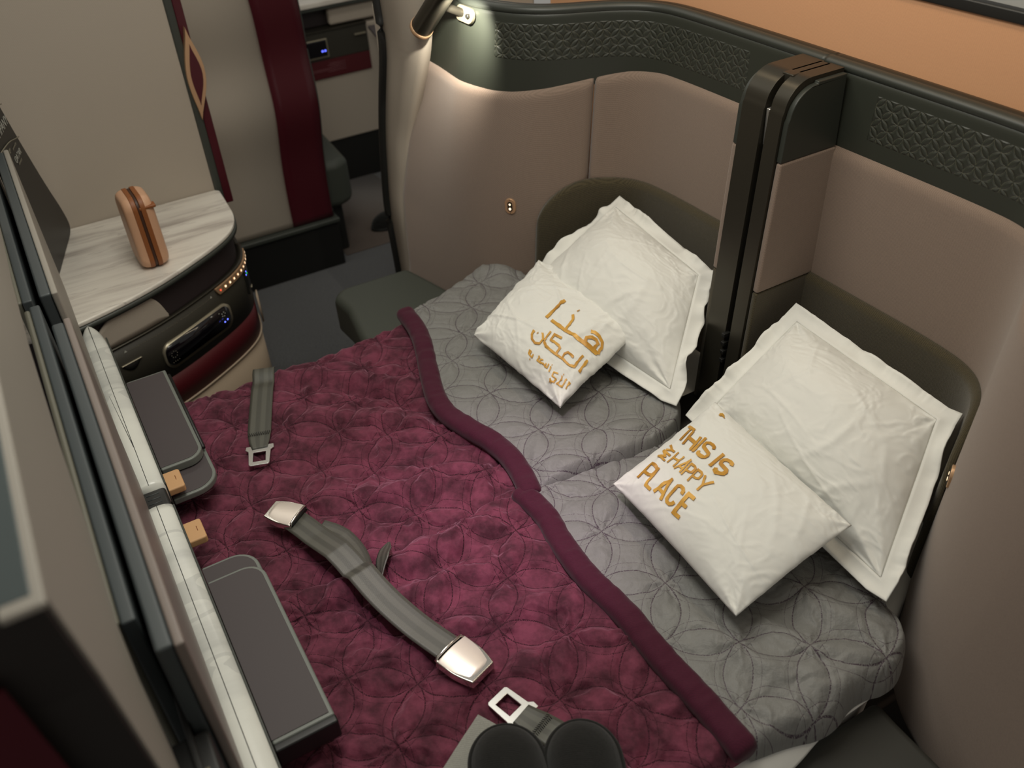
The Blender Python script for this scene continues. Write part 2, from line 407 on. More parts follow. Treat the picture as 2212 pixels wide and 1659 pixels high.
wave_panel('door_panel', -3.03, -0.8, 0.752, 0.20, 1.5, TAUPE2, ad)
wave_panel('door_stripe', -3.026, 0.752, 0.905, 0.20, 1.5, BURG2, ad)
box('kick_plate', (-3.06, -0.8, 0.0), (-3.02, 0.905, 0.18), BLACK, ad, bevel=0.003)
box('sill_rail', (-3.07, -0.8, 0.18), (-3.005, 0.91, 0.197), DKGREEN, ad, bevel=0.004)
tube('edge_trim', [(-3.04 + wavex(z), 0.908 + wavey(z), z) for z in np.linspace(0.2, 1.5, 60)], 0.005, DKGREEN, ad, 8)

# opposite suite console
oc = empty('opposite_console', (-3.7, 1.2, 0.0), 'far console beyond the aisle door with a small control screen and burgundy band', 'cabinet')
box('counter_top', (-4.2, 0.6, 0.755), (-3.685, 1.50, 0.776), MARBLE, oc, bevel=0.004)
box('counter_trim', (-4.2, 0.6, 0.742), (-3.69, 1.50, 0.755), DKGREEN, oc, bevel=0.002)
box('storage_recess', (-4.2, 0.6, 0.665), (-3.76, 1.50, 0.742), AUBERG, oc, bevel=0.002)
box('storage_lid', (-3.75, 1.235, 0.668), (-3.715, 1.60, 0.735), TAUPE2, oc, bevel=0.012, seg=4)
box('control_panel', (-4.2, 0.6, 0.545), (-3.70, 1.385, 0.662), DKPANEL, oc, bevel=0.004)
box('panel_lip', (-4.2, 0.6, 0.657), (-3.695, 1.385, 0.664), BRONZE, oc, bevel=0.001)
box('burgundy_band', (-4.2, 0.6, 0.47), (-3.702, 1.385, 0.548), BURG, oc, bevel=0.004)
box('lower_panel', (-4.2, 0.6, 0.20), (-3.71, 1.75, 0.655), TAUPE2, oc, bevel=0.004)
box('kick_plate', (-4.2, 0.6, 0.0), (-3.72, 1.75, 0.20), BLACK, oc, bevel=0.003)
sf = box('screen_frame', (-3.70, 0.98, 0.556), (-3.692, 1.205, 0.632), CHAMP, oc, bevel=0.004, seg=3)
box('screen', (-3.695, 0.985, 0.564), (-3.688, 1.198, 0.628), GLASSB, oc, bevel=0.003)
for k in range(2): cyl('indicator_light', (-3.688, 1.176 + 0.012 * k, 0.586 + 0.0005 * k), (-3.686, 1.176 + 0.012 * k, 0.586), 0.0036, BLUEGLOW, oc, 12, 0)
box('latch', (-3.70, 1.325, 0.619), (-3.69, 1.375, 0.625), CHAMP, oc, bevel=0.001)
for k in range(6):
    y1 = 1.27 if k < 3 else 1.27; y0 = (1.20, 1.19, 1.20, 1.11, 1.10, 1.19)[k]; z = 0.527 - 0.0065 * k
    box('printed_text', (-3.7022, y0, z), (-3.7015, 1.27, z + 0.0022), TREADTXT, oc, bevel=0)
prism('table_leaf', [(-3.62, 1.36), (-3.30, 1.30), (-3.27, 1.5), (-3.6, 1.5)], 0.655, 0.667, TRAYTOP, oc, 0.003)

fs = empty('window_seat', (-3.35, 1.0, 0.0), 'grey green seat cushion partly hidden behind the burgundy door stripe', 'seat')
prism('cushion', [(-3.50, 0.72), (-3.16, 0.70), (-3.10, 0.74), (-3.07, 0.95), (-3.10, 1.01), (-3.42, 1.03)], 0.20, 0.38, SEATG, fs, 0.03, 5)
box('seat_base', (-3.42, 0.74, 0.0), (-3.12, 0.965, 0.21), BLACK, fs, bevel=0.01)
bg = empty('black_shoe', (-3.20, 1.16, 0.0), 'black shoe toe showing beside the dark door edge on the far carpet', 'shoe')
V = []; NU, NV = 16, 10
for i in range(NU):
    a = 2 * math.pi * i / NU
    for j in range(NV):
        p = (math.pi / 2) * j / (NV - 1); rr = math.cos(p)
        V.append((-3.20 + 0.045 * math.cos(a) * rr ** 0.7, 1.19 + 0.10 * math.sin(a) * rr ** 0.7, 0.012 + 0.055 * math.sin(p)))
mesh('upper', V, grid_faces(NU, NV, 0, False, True), BLKFELT, bg)
prism('sole', [(-3.20 + 0.047 * math.cos(2 * math.pi * i / 16), 1.19 + 0.102 * math.sin(2 * math.pi * i / 16)) for i in range(16)], 0.003, 0.014, BLACK, bg, 0.002)

# neighbouring bed beyond the partition (top right corner)
nb = empty('neighbour_bed', (-2.0, 3.5, 0.0), 'pale made-up bed of the next row seen over the partition at top right', 'bed')
box('mattress', (-3.2, 2.6, 0.3), (-1.0, 4.6, 0.56), WHITE, nb, bevel=0.05, seg=5)
box('bed_base', (-3.18, 2.65, 0.0), (-1.02, 4.6, 0.31), BLACK, nb, bevel=0.01)

# ================================================================== headboard shells
Z0, Z1 = 0.45, 1.17
NP = 120
PB = resample([(-2.13, 0.822), (-2.03, 0.840), (-1.94, 0.858), (-1.85, 0.880), (-1.77, 0.92), (-1.71, 0.98), (-1.67, 1.05), (-1.64, 1.13), (-1.58, 1.185), (-1.48, 1.200), (-1.30, 1.20), (-1.10, 1.20)], NP)
PT = resample([(-2.08, 0.942), (-1.995, 0.942), (-1.93, 0.934), (-1.867, 0.927), (-1.786, 0.950), (-1.714, 0.989), (-1.668, 1.04), (-1.625, 1.126), (-1.585, 1.179), (-1.541, 1.208), (-1.48, 1.218), (-1.30, 1.22), (-1.10, 1.22)], NP)
SL = np.r_[0, np.cumsum(np.linalg.norm(np.diff(PT, axis=0), axis=1))]; LT = SL[-1]
XE = ([0.2, 0.45, 0.63, 0.80, 0.95, 1.05, 1.17, 1.3], [-2.10, -2.13, -2.165, -2.13, -2.07, -2.045, -2.08, -2.08])
def shell_pt(s, z, off=0.0, right=False):
    """s metres along the shell from its open end; off = towards the bed"""
    t = min(max(s / LT, 0), 1) * (NP - 1); i = min(int(t), NP - 2); f = t - i
    k = (z - Z0) / (Z1 - Z0); k = max(k, -0.2); k = k if k < 1 else 1
    k = max(k, 0.0) ** 1.2 if k > 0 else k
    A = PB[i] * (1 - f) + PB[i + 1] * f; B = PT[i] * (1 - f) + PT[i + 1] * f
    a0, a1 = PB[i], PB[i + 1]; p = A * (1 - k) + B * k
    T = (PB[i + 1] - PB[i]) * (1 - k) + (PT[i + 1] - PT[i]) * k; T = T / np.linalg.norm(T)
    xs = PB[0][0] * (1 - k) + PT[0][0] * k; xe = np.interp(z, *XE); w_ = np.clip((-1.85 - p[0]) / (-1.85 - xs), 0, 1)
    x = p[0] + (xe - xs) * w_ + T[1] * off; y = p[1] - T[0] * off
    if right: x = -2.25 + 0.05 * min(1, max(0, k)) - x
    return (x, y, z)
def shell_patch(name, s0, s1, zlo, zhi, m, parent, right=False, off=0.0, puff=0.006, edge=0.02, ns=120, nz=40, su=0.0, thick=0.012):
    zl = zlo if callable(zlo) else (lambda s: zlo); zh = zhi if callable(zhi) else (lambda s: zhi)
    V = []; U = []; L = s1 - s0
    for i in range(ns):
        u = i / (ns - 1); s = s0 + L * u
        a, b_ = zl(s), zh(s)
        for j in range(nz):
            v = j / (nz - 1); v = 0.5 - 0.5 * math.cos(math.pi * v) * (0.35 + 0.65 * abs(math.cos(math.pi * v)) ** 0.0) if False else v
            z = a + (b_ - a) * v
            d_ = min((s - s0), (s1 - s), max(z - a, 0), max(b_ - z, 0))
            e = min(1, d_ / edge); h = off - puff + puff * math.sqrt(max(0, 1 - (1 - e) ** 2)) * 1.0
            V.append(shell_pt(s, z, h, right)); U.append((s + su if not right else 1.12 + (LT - s), z))
    return mesh(name, V, grid_faces(ns, nz, 0, right is True), m, parent, uvs=U, solid=thick, solid_off=-1)
S_SEAM = 0.538
def trimz(s, right=False): return 1.045 if right else float(np.interp(s, [0, 0.1, 0.23, 0.31, 0.36, 0.44, 0.53, 0.61, 0.69, 2], [1.01, 1.006, 1.003, 1.001, 1.004, 1.015, 1.030, 1.043, 1.048, 1.048]))
def s_at_x(x): return float(np.interp(x, PT[:, 0], SL))
def head_shell(right):
    lab = ('taupe wool headboard shell with dark green quilted leather band at the right bed' if right else
           'curved taupe wool headboard shell with dark green quilted leather band behind the left bed')
    h = empty('headboard_shell', (-0.70, 1.2, 0.45) if right else (-1.6, 1.2, 0.45), lab, 'headboard')
    send = LT + 0.0
    shell_patch('leather_band', 0.004, send, lambda q: trimz(q, right) - 0.02, 1.172, LEATHER, h, right, 0.0, 0.008, 0.014, 260, 30)
    if right:
        shell_patch('fabric_panel', 0.0, send, 0.36, lambda q: trimz(q, right), TAUPE, h, right, 0.010, 0.012, 0.022, 260, 70)
    else:
        shell_patch('fabric_panel', 0.0, S_SEAM - 0.0008, 0.36, lambda q: trimz(q, right), TAUPE, h, right, 0.010, 0.012, 0.022, 140, 70)
        shell_patch('fabric_panel', S_SEAM + 0.0008, send, 0.36, lambda q: trimz(q, right), TAUPE, h, right, 0.010, 0.012, 0.022, 140, 70)
    # headrest pad with a rounded upper outer corner
    sa = 0.426 if not right else S_SEAM - 0.06; R_ = 0.12
    def zt(s):
        d_ = s - sa
        return 0.80 if d_ >= R_ else 0.80 - R_ + math.sqrt(max(0, R_ ** 2 - (R_ - d_) ** 2))
    shell_patch('headrest_pad', sa, send, 0.42, zt, OLIVE, h, right, 0.022, 0.010, 0.012, 200, 40)
    # cap rails following the top
    def rail(nm, off, z, r, m, sx=1.0):
        pts = [shell_pt(s, 1.17, off, right) for s in np.linspace(0.002, send, 160)]
        tube(nm, [(p[0], p[1], z) for p in pts], r, m, h, 10, False, sx)
    rail('cap_rail', -0.012, 1.172, 0.010, GREENP, 1.3)
    rail('cap_rail', -0.034, 1.170, 0.009, BRONZE, 1.4)
    return h
hl = head_shell(False); hr_ = head_shell(True)
# outer end panel of the left shell (grey laminate with dark edge)
zz = np.linspace(0.0, 1.25, 60)
xl = np.interp(zz, [0.0, 0.374, 0.525, 0.752, 0.894, 1.03, 1.133, 1.3], [-2.29, -2.302, -2.319, -2.271, -2.22, -2.160, -2.171, -2.18])
xr = np.interp(zz, [0.0, 0.425, 0.627, 0.801, 0.947, 1.052, 1.18, 1.3], [-2.15, -2.178, -2.168, -2.12, -2.033, -1.963, -1.925, -1.91])
def smooth1(a, n=4):
    for _ in range(n): a = np.r_[a[0], (a[:-2] + 2 * a[1:-1] + a[2:]) / 4, a[-1]]
    return a
xl = smooth1(xl, 8); xr = smooth1(xr, 6)
pts = [(x, z) for x, z in zip(xl, zz)] + [(x, z) for x, z in zip(xr[::-1], zz[::-1])]
n = len(zz); V = []; 
for y in (0.852, 0.885):
    V += [(x, y + 0.0, z) for x, z in zip(xl, zz)] + [(x, y, z) for x, z in zip(xr, zz)]
F = []
for j in range(n - 1): F += [(j, n + j, n + j + 1, j + 1), (2 * n + j, 2 * n + j + 1, 3 * n + j + 1, 3 * n + j), (j, j + 1, 2 * n + j + 1, 2 * n + j), (n + j, 3 * n + j, 3 * n + j + 1, n + j + 1)]
mesh('end_panel', V, F, TAUPE2, hl)
tube('end_edge_trim', [(x - 0.004, 0.852, z) for x, z in zip(xl, zz)], 0.014, BLACK, hl, 10)
box('outer_skin', (-2.30, 0.88, 0.0), (-2.10, 1.25, 1.10), TAUPE2, hl, bevel=0.01)

# reading/door switches let into the shells
def switch(parent, P, N, T, glow=True, label=None):
    P = Vector(P); N = Vector(N).normalized(); T = Vector(T).normalized(); B = N.cross(T)
    def oval(name, hw, hh, d0, d1, m, par, bev=0.001, cz=0.0):
        V = []; k = 28
        for d_ in (d0, d1):
            for i in range(k):
                a = 2 * math.pi * i / k; x = hw * math.cos(a); z = hw * math.sin(a) + (hh - hw) * (1 if math.sin(a) > 0 else -1)
                V.append(P + T * x + Vector((0, 0, 1)) * (z + cz) + N * d_)
        F = [tuple(range(k))[::-1], tuple(range(k, 2 * k))] + [(i, (i + 1) % k, k + (i + 1) % k, k + i) for i in range(k)]
        return mesh(name, V, F, m, par, bevel=bev)
    pl = oval('switch_plate', 0.0135, 0.0195, -0.004, 0.0035, GOLD, parent)
    oval('switch_key', 0.0062, 0.0125, 0.003, 0.0048, BRONZE, pl, 0.0004)
    oval('lamp_icon', 0.0024, 0.0025, 0.0046, 0.0054, GLOW, pl, 0, 0.0055)
    oval('door_icon', 0.0028, 0.0032, 0.0046, 0.0054, GLOW, pl, 0, -0.0058)
    for sg in (1, -1): oval('screw', 0.0009, 0.0010, 0.0034, 0.0042, BLACK, pl, 0, 0.0165 * sg)
    return pl
ps = shell_pt(s_at_x(-1.665) * 0.0 + 0.285, 0.735, 0.011); 
best = min(((Vector(shell_pt(s, z, 0.011)), s, z) for s in np.linspace(0.1, 0.6, 100) for z in (0.74, 0.72, 0.70, 0.76)), key=lambda q: abs(q[0].x + 1.74) + abs(q[0].y - 0.943) + abs(q[0].z - 0.735))
def shell_frame(s, z, right=False):
    a = Vector(shell_pt(s, z, 0.010, right)); b_ = Vector(shell_pt(s + 0.01, z, 0.010, right)); c_ = Vector(shell_pt(s, z, 0.02, right))
    return a, c_ - a, b_ - a
P_, N_, T_ = shell_frame(best[1], 0.733); switch(hl, P_, N_, T_)
P_, N_, T_ = shell_frame(0.46, 0.735, True); switch(hr_, P_, N_, T_)

# ------------------------------------------------------------------ divider column between the beds
dc = empty('divider_column', (-1.098, 1.13, 0.45), 'slim bronze and leather divider column with a slot rising between the two pillows', 'column')
def column_profile(yf0=1.030, yf1=1.086, yb=1.215, z0=0.30, z1=1.176, r=0.055):
    """front edge leans back, arched into the top"""
    pts = [(yf0 - 0.015, z0)]
    for i in range(12): pts.append((yf0 + (yf1 - yf0) * i / 11, 0.45 + (z1 - r - 0.45) * i / 11))
    for i in range(1, 13):
        a = math.pi / 2 * i / 12; pts.append((yf1 + r - r * math.cos(a) + 0.003, z1 - r + r * math.sin(a)))
    pts.append((yb, z1)); return pts
def col_strip(name, x0, x1, m, parent, inset=0.0, zlo=0.30, zhi=9, bevel=0.004):
    pr = [(y + inset, z - inset * 0.9) for y, z in column_profile()]
    pr = [p for p in pr if zlo - 1e-6 <= p[1] <= zhi + 1e-6]
    k = len(pr); V = []
    for x in (x0, x1):
        V += [(x, y, z) for y, z in pr] + [(x, 1.215, z) for y, z in pr]
    F = []
    for i in range(k - 1):
        F += [(i, k * 2 + i, k * 2 + i + 1, i + 1), (i, i + 1, k + i + 1, k + i), (2 * k + i + 1, 2 * k + i, 3 * k + i, 3 * k + i + 1)]
        F.append((k + i, k + i + 1, 3 * k + i + 1, 3 * k + i))
    F.append((0, k, 3 * k, 2 * k)); F.append((k - 1, 3 * k - 1, 4 * k - 1, 2 * k - 1))
    return mesh(name, V, F, m, parent, bevel=bevel)
col_strip('column_post', -1.145, -1.094, BRONZE, dc)
col_strip('column_post', -1.081, -1.050, BRONZE, dc)
col_strip('slot_liner', -1.098, -1.076, BLACK, dc, 0.022, 0.30, 9, 0.001)
box('slot_bridge', (-1.100, 1.125, 1.10), (-1.075, 1.213, 1.176), BRONZE, dc, bevel=0.002)
box('slot_latch', (-1.092, 1.09, 1.06), (-1.083, 1.11, 1.125), STEEL, dc, bevel=0.002)
for zc in (0.62, 0.64, 0.66, 0.68): box('slot_tooth', (-1.096, 1.042, zc), (-1.087, 1.058, zc + 0.008), BLACK, dc, bevel=0.001)
# side paddings, both faces
for x0, x1, sg in ((-1.050, -1.040, 1), (-1.158, -1.146, -1)):
    pr = [(y + 0.012, z - 0.010) for y, z in column_profile(yf0=1.030, yf1=1.086)]
    def side(name, zlo, zhi, m, off):
        zs = sorted(set([zlo, zhi] + [z for y, z in pr if zlo < z < zhi]))
        ys = [float(np.interp(z, [p[1] for p in pr[:-1]], [p[0] for p in pr[:-1]])) - 0.008 for z in zs]
        k = len(zs); V = []
        xa, xb = (x0, x1 + off) if sg > 0 else (x0 - off, x1)
        for x in (xa, xb): V += [(x, y, z) for y, z in zip(ys, zs)] + [(x, 1.212, z) for z in zs]
        F = []
        for i in range(k - 1):
            F += [(i, 2 * k + i, 2 * k + i + 1, i + 1), (i, i + 1, k + i + 1, k + i), (2 * k + i + 1, 2 * k + i, 3 * k + i, 3 * k + i + 1), (k + i, k + i + 1, 3 * k + i + 1, 3 * k + i)]
        F += [(0, k, 3 * k, 2 * k), (k - 1, 3 * k - 1, 4 * k - 1, 2 * k - 1)]
        return mesh(name, V, F, m, dc, bevel=0.004, seg=3)
    side('leather_side', 1.044, 1.170, GREENP, 0.001)
    side('fabric_side', 0.797, 1.043, TAUPE, 0.003)
    side('weave_side', 0.42, 0.796, OLIVE, 0.002)

# ------------------------------------------------------------------ reading lamp
rl = empty('reading_lamp', (-1.862, 0.925, 1.148), 'dark bronze cylinder reading lamp on an oval bracket at the top of the leather band', 'lamp')
V = []; kk = 32
cP = Vector((-1.858, 0.927, 1.150)); cN = Vector((0.10, -0.96, 0.22)).normalized(); cT = Vector((0.98, 0.10, -0.05)).normalized(); cB = cN.cross(cT)
for d_ in (-0.004, 0.005):
    for i in range(kk):
        a = 2 * math.pi * i / kk; x = 0.017 * math.cos(a) + 0.016 * (1 if math.cos(a) > 0 else -1); z = 0.017 * math.sin(a)
        V.append(cP + cT * x + cB * z + cN * d_)
F = [tuple(range(kk))[::-1], tuple(range(kk, 2 * kk))] + [(i, (i + 1) % kk, kk + (i + 1) % kk, kk + i) for i in range(kk)]
mesh('bracket_plate', V, F, CHAMP, rl, bevel=0.0015)
cyl('swivel_arm', cP - cT * 0.008, cP + cN * 0.045 - cT * 0.02 + Vector((0, 0, 0.012)), 0.009, BRONZE, rl, 20)
cyl('thumb_screw', cP + cT * 0.020, cP + cT * 0.020 + cN * 0.012, 0.005, BLACK, rl, 16)
ld = Vector((0.088, 0.012, 0.078)).normalized(); lp = Vector((-1.932, 0.852, 1.120))
cyl('lamp_barrel', lp, lp + ld * 0.17, 0.0245, BRONZE, rl, 40, 0.002)
V = []; 
for r, dd in ((0.0245, -0.001), (0.0245, 0.006), (0.0205, 0.004), (0.0175, -0.001 + 0.012)):
    pass
s_ = ld.orthogonal().normalized(); w_ = ld.cross(s_)
prof = [(0.0250, 0.006), (0.0255, -0.004), (0.0235, -0.006), (0.0185, 0.003)]
for i in range(40):
    a = 2 * math.pi * i / 40
    for r, d_ in prof: V.append(lp + (s_ * math.cos(a) + w_ * math.sin(a)) * r + ld * d_)
mesh('lamp_bezel', V, grid_faces(40, len(prof), 0, False, True), GOLD, rl, solid=0.0012)
cyl('lamp_lens', lp + ld * -0.0005, lp + ld * 0.004, 0.0185, BLACK, rl, 32, 0)

# ================================================================== bed base and seats
bd = empty('double_bed', (-1.1, 0.6, 0.0), 'flat double bed base with white sheeted mattress under the quilts', 'bed')
box('bed_base', (-1.72, -0.02, 0.0), (-0.50, 1.17, 0.30), BLACK, bd, bevel=0.01)
prism('mattress', [(-1.735, 0.0), (-0.47, 0.0), (-0.47, 0.55), (-0.455, 0.66), (-0.47, 0.80), (-0.56, 1.00), (-0.64, 1.16), (-1.60, 1.16), (-1.68, 1.03), (-1.745, 0.93), (-1.80, 0.85), (-1.735, 0.60)], 0.30, 0.497, WHITE, bd, 0.02, 4)
box('centre_gap_shade', (-1.165, 0.90, 0.4972), (-1.045, 1.06, 0.4985), BLACK, bd, bevel=0)  # flat black sheet on the mattress, stands in for the shade of the gap
# left seat side cushion
ls = empty('seat_cushion', (-1.98, 0.7, 0.0), 'green grey leather seat cushion at the aisle end of the left shell', 'seat')
prism('cushion', [(-2.10, 0.80)] + [(-2.105 + 0.06 * (1 - math.cos(a)), 0.60 - 0.055 * math.sin(a) + 0.02) for a in np.linspace(0, 1.2, 6)] + [(-1.99, 0.575), (-1.86, 0.555), (-1.70, 0.54), (-1.70, 0.90), (-1.84, 0.86), (-1.99, 0.828)], 0.33, 0.45, SEATG, ls, 0.022, 5)
box('seat_base', (-2.10, 0.62, 0.0), (-1.74, 0.80, 0.34), BLACK, ls, bevel=0.01)
rs_ = empty('seat_cushion', (-0.3, 0.7, 0.0), 'dark grey leather seat cushion at the lower right corner beside the quilt', 'seat')
RIGHTSEAT = mat('charcoal_seat_leather', (0.036, 0.036, 0.031), 0.6)
prism('cushion', [(-0.462, 0.47), (0.12, 0.47), (0.12, 0.80), (-0.28, 0.822), (-0.42, 0.826), (-0.462, 0.830)], 0.33, 0.45, RIGHTSEAT, rs_, 0.015, 4)
box('seat_base', (-0.44, 0.50, 0.0), (0.10, 0.80, 0.34), BLACK, rs_, bevel=0.01)

# ================================================================== quilts
def coons(bot, top, left, right, nu, nv):
    B = resample(bot, nu); T = resample(top, nu); L = resample(left, nv); R = resample(right, nv)
    u = np.linspace(0, 1, nu)[:, None, None]; v = np.linspace(0, 1, nv)[None, :, None]
    P = (1 - v) * B[:, None] + v * T[:, None] + (1 - u) * L[None] + u * R[None] \
        - ((1 - u) * (1 - v) * B[0] + u * (1 - v) * B[-1] + (1 - u) * v * T[0] + u * v * T[-1])
    return P
QROT = math.radians(52)
def qcoord(X, Y, warp=0.012, seed=3, ox=0.0, oy=0.0):
    wx = X + warp * lnoise(X * 6, Y * 6, seed, 2) * 2; wy = Y + warp * lnoise(X * 6 + 40, Y * 6, seed + 1, 2) * 2
    c, s = math.cos(QROT), math.sin(QROT)
    return (wx * c + wy * s) + ox, (-wx * s + wy * c) + oy
def shippo(U, V, cell):
    fu = U / cell - np.floor(U / cell); fv = V / cell - np.floor(V / cell); d = None
    for cx in (0, 1):
        for cy in (0, 1):
            for r in (0.7071,):
                a = np.abs(np.hypot(fu - cx, fv - cy) - r) * cell; d = a if d is None else np.minimum(d, a)
    # node distance (centres of cells)
    nd = np.hypot(fu - 0.5, fv - 0.5) * cell; ang = np.arctan2(fv - 0.5, fu - 0.5)
    return d, nd, ang
def quilt(name, m, parent, P, zf, puff=0.006, wr=0.006, edge=0.018, drop=0.02, seed=5, ox=0, oy=0, edges='lrbt', fine=1.0, damp=False):
    X, Y = P[..., 0], P[..., 1]; nu, nv = X.shape
    U, V = qcoord(X, Y, 0.010, seed, ox, oy)
    d, nd, ang = shippo(U, V, CELL)
    h = puff * (1 - np.exp(-(d / 0.015) ** 1.1))
    star = np.cos(ang * 9 + 6 * lnoise(X * 10, Y * 10, seed + 9, 1)) * np.exp(-(nd / 0.030) ** 2) * (nd / 0.012).clip(0, 1)
    n1 = lnoise(X * 9, Y * 9, seed + 2, 4)
    rid = 1 - np.abs(lnoise(X * 13 + 4 * n1, Y * 22 + 3 * n1, seed + 3, 3)) * 4.5
    rid2 = 1 - np.abs(lnoise(X * 40 + 2 * n1, Y * 34, seed + 4, 3)) * 5
    rid3 = np.exp(-(lnoise(X * 17 + 4 * n1, Y * 10 + 4 * n1, seed + 6, 2) * 7) ** 2)
    rid4 = np.clip(1 - np.abs(lnoise(X * 60 + 4 * n1, Y * 55 + 4 * n1, seed + 7, 2)) * 5, 0, 1)
    h = h + fine * (0.0026 * star + wr * (0.5 * n1 * 2 + 0.20 * np.clip(rid, 0, 1) + 0.06 * np.clip(rid2, 0, 1) + 0.42 * rid3 + 0.03 * rid4))
    du = np.minimum.accumulate(np.zeros(1))  # placeholder
    # metric distance to the requested edges
    def dist(a, b_): return np.hypot(a[..., 0] - b_[..., 0], a[..., 1] - b_[..., 1])
    D = np.full(X.shape, 9.0)
    if 'l' in edges: D = np.minimum(D, dist(P, P[:1]))
    if 'r' in edges: D = np.minimum(D, dist(P, P[-1:]))
    if 'b' in edges: D = np.minimum(D, dist(P, P[:, :1]))
    if 't' in edges: D = np.minimum(D, dist(P, P[:, -1:]))
    e = np.clip(D / edge, 0, 1); roll = np.sqrt(np.clip(1 - (1 - e) ** 2, 0, 1))
    Z = zf(X, Y) + h * np.clip(D / 0.012, 0, 1) * (0.25 + 0.75 * np.clip((dist(P, P[:, :1]) - 0.008) / 0.025, 0, 1) if damp else 1.0) - drop * (1 - roll)
    V3 = np.stack([X, Y, Z], -1).reshape(-1, 3); UV = np.stack([U, V], -1).reshape(-1, 2)
    a = (P[1, 0] - P[0, 0]); b_ = (P[0, 1] - P[0, 0]); flip = (a[0] * b_[1] - a[1] * b_[0]) < 0
    F = grid_faces(nu, nv, 0, bool(flip))
    return mesh(name, V3, F, m, parent, uvs=UV), Z

def ridge(X, Y, pts, h, w, skew=0.0):
    """soft fold running along a polyline"""
    pts = np.array(pts, float); best = np.full(X.shape, 9.0); tt = np.zeros(X.shape); L = 0; n = len(pts) - 1; sgn = np.zeros(X.shape)
    for k in range(n):
        a, b_ = pts[k], pts[k + 1]; ab = b_ - a; q = ((X - a[0]) * ab[0] + (Y - a[1]) * ab[1]) / (ab @ ab); q = np.clip(q, 0, 1)
        dx = X - (a[0] + q * ab[0]); dy = Y - (a[1] + q * ab[1]); d_ = np.hypot(dx, dy); m_ = d_ < best
        sd = np.sign(dx * ab[1] - dy * ab[0])
        best = np.where(m_, d_, best); tt = np.where(m_, (k + q) / n, tt); sgn = np.where(m_, sd, sgn)
    ww = w * (1 + skew * sgn)
    return h * np.exp(-(best / ww) ** 2) * np.sin(np.pi * np.clip(tt * 0.9 + 0.05, 0, 1)) ** 0.6

lq = empty('quilt', (-1.4, 0.35, 0.5), 'burgundy velvet quilt on the left bed, nearest the marble console, grey side folded back', 'blanket', 'velvet quilts folded back on the double bed')
rq = empty('quilt', (-0.8, 0.35, 0.5), 'burgundy velvet quilt on the right bed under the long seat belt, grey side folded back', 'blanket', 'velvet quilts folded back on the double bed')
def z_left(X, Y):
    z = 0.520 + 0 * X
    z += ridge(X, Y, [(-1.72, 0.20), (-1.60, 0.40), (-1.45, 0.50), (-1.32, 0.57)], -0.012, 0.018)
    z += ridge(X, Y, [(-1.70, 0.28), (-1.63, 0.42), (-1.48, 0.55)], 0.014, 0.035)
    z += ridge(X, Y, [(-1.52, 0.30), (-1.44, 0.42), (-1.36, 0.50), (-1.26, 0.56)], 0.010, 0.022)
    z += ridge(X, Y, [(-1.30, 0.20), (-1.22, 0.34), (-1.17, 0.46), (-1.14, 0.56)], 0.016, 0.026)
    z += ridge(X, Y, [(-1.23, 0.42), (-1.16, 0.55)], 0.018, 0.02, 0.4)
    z += ridge(X, Y, [(-1.44, 0.12), (-1.36, 0.28), (-1.22, 0.42)], -0.006, 0.02)
    z -= 0.05 * np.clip((-1.715 - X) / 0.03, 0, 1) ** 1.6
    return z
def z_right(X, Y):
    z = 0.524 + 0 * X
    z += ridge(X, Y, [(-1.07, 0.10), (-1.04, 0.24), (-1.04, 0.40), (-1.06, 0.56)], 0.020, 0.030, 0.3)
    z += ridge(X, Y, [(-0.97, 0.20), (-0.96, 0.36), (-0.93, 0.54)], 0.014, 0.024)
    z += ridge(X, Y, [(-1.01, 0.12), (-1.00, 0.30), (-0.99, 0.50)], -0.008, 0.016)
    z += ridge(X, Y, [(-0.88, 0.10), (-0.86, 0.30), (-0.82, 0.52)], 0.010, 0.026)
    z += ridge(X, Y, [(-0.72, 0.12), (-0.76, 0.30), (-0.72, 0.52)], 0.012, 0.03)
    z += ridge(X, Y, [(-0.60, 0.20), (-0.62, 0.38), (-0.58, 0.55)], 0.010, 0.03)
    return z
P = coons([(-1.740, -0.01), (-1.4, -0.01), (-1.045, -0.01)], [(-1.745, 0.655), (-1.52, 0.66), (-1.30, 0.64), (-1.045, 0.64)],
          [(-1.740, -0.01), (-1.742, 0.18), (-1.722, 0.32), (-1.722, 0.45), (-1.745, 0.655)], [(-1.045, -0.01), (-1.05, 0.3), (-1.045, 0.64)], 300, 280)
vl, _ = quilt('velvet_side', VELVET, lq, P, z_left, 0.0095, 0.0115, 0.03, 0.03, 5, 0.02, 0.0, 'lrb')
P = coons([(-1.085, -0.01), (-0.8, -0.01), (-0.47, -0.01)], [(-1.085, 0.63), (-0.8, 0.63), (-0.47, 0.62)],
          [(-1.085, -0.01), (-1.075, 0.2), (-1.09, 0.4), (-1.085, 0.63)], [(-0.47, -0.01), (-0.47, 0.62)], 280, 280)
vr, _ = quilt('velvet_side', VELVET, rq, P, z_right, 0.0095, 0.0125, 0.022, 0.024, 11, 0.05, 0.03, 'lrb')

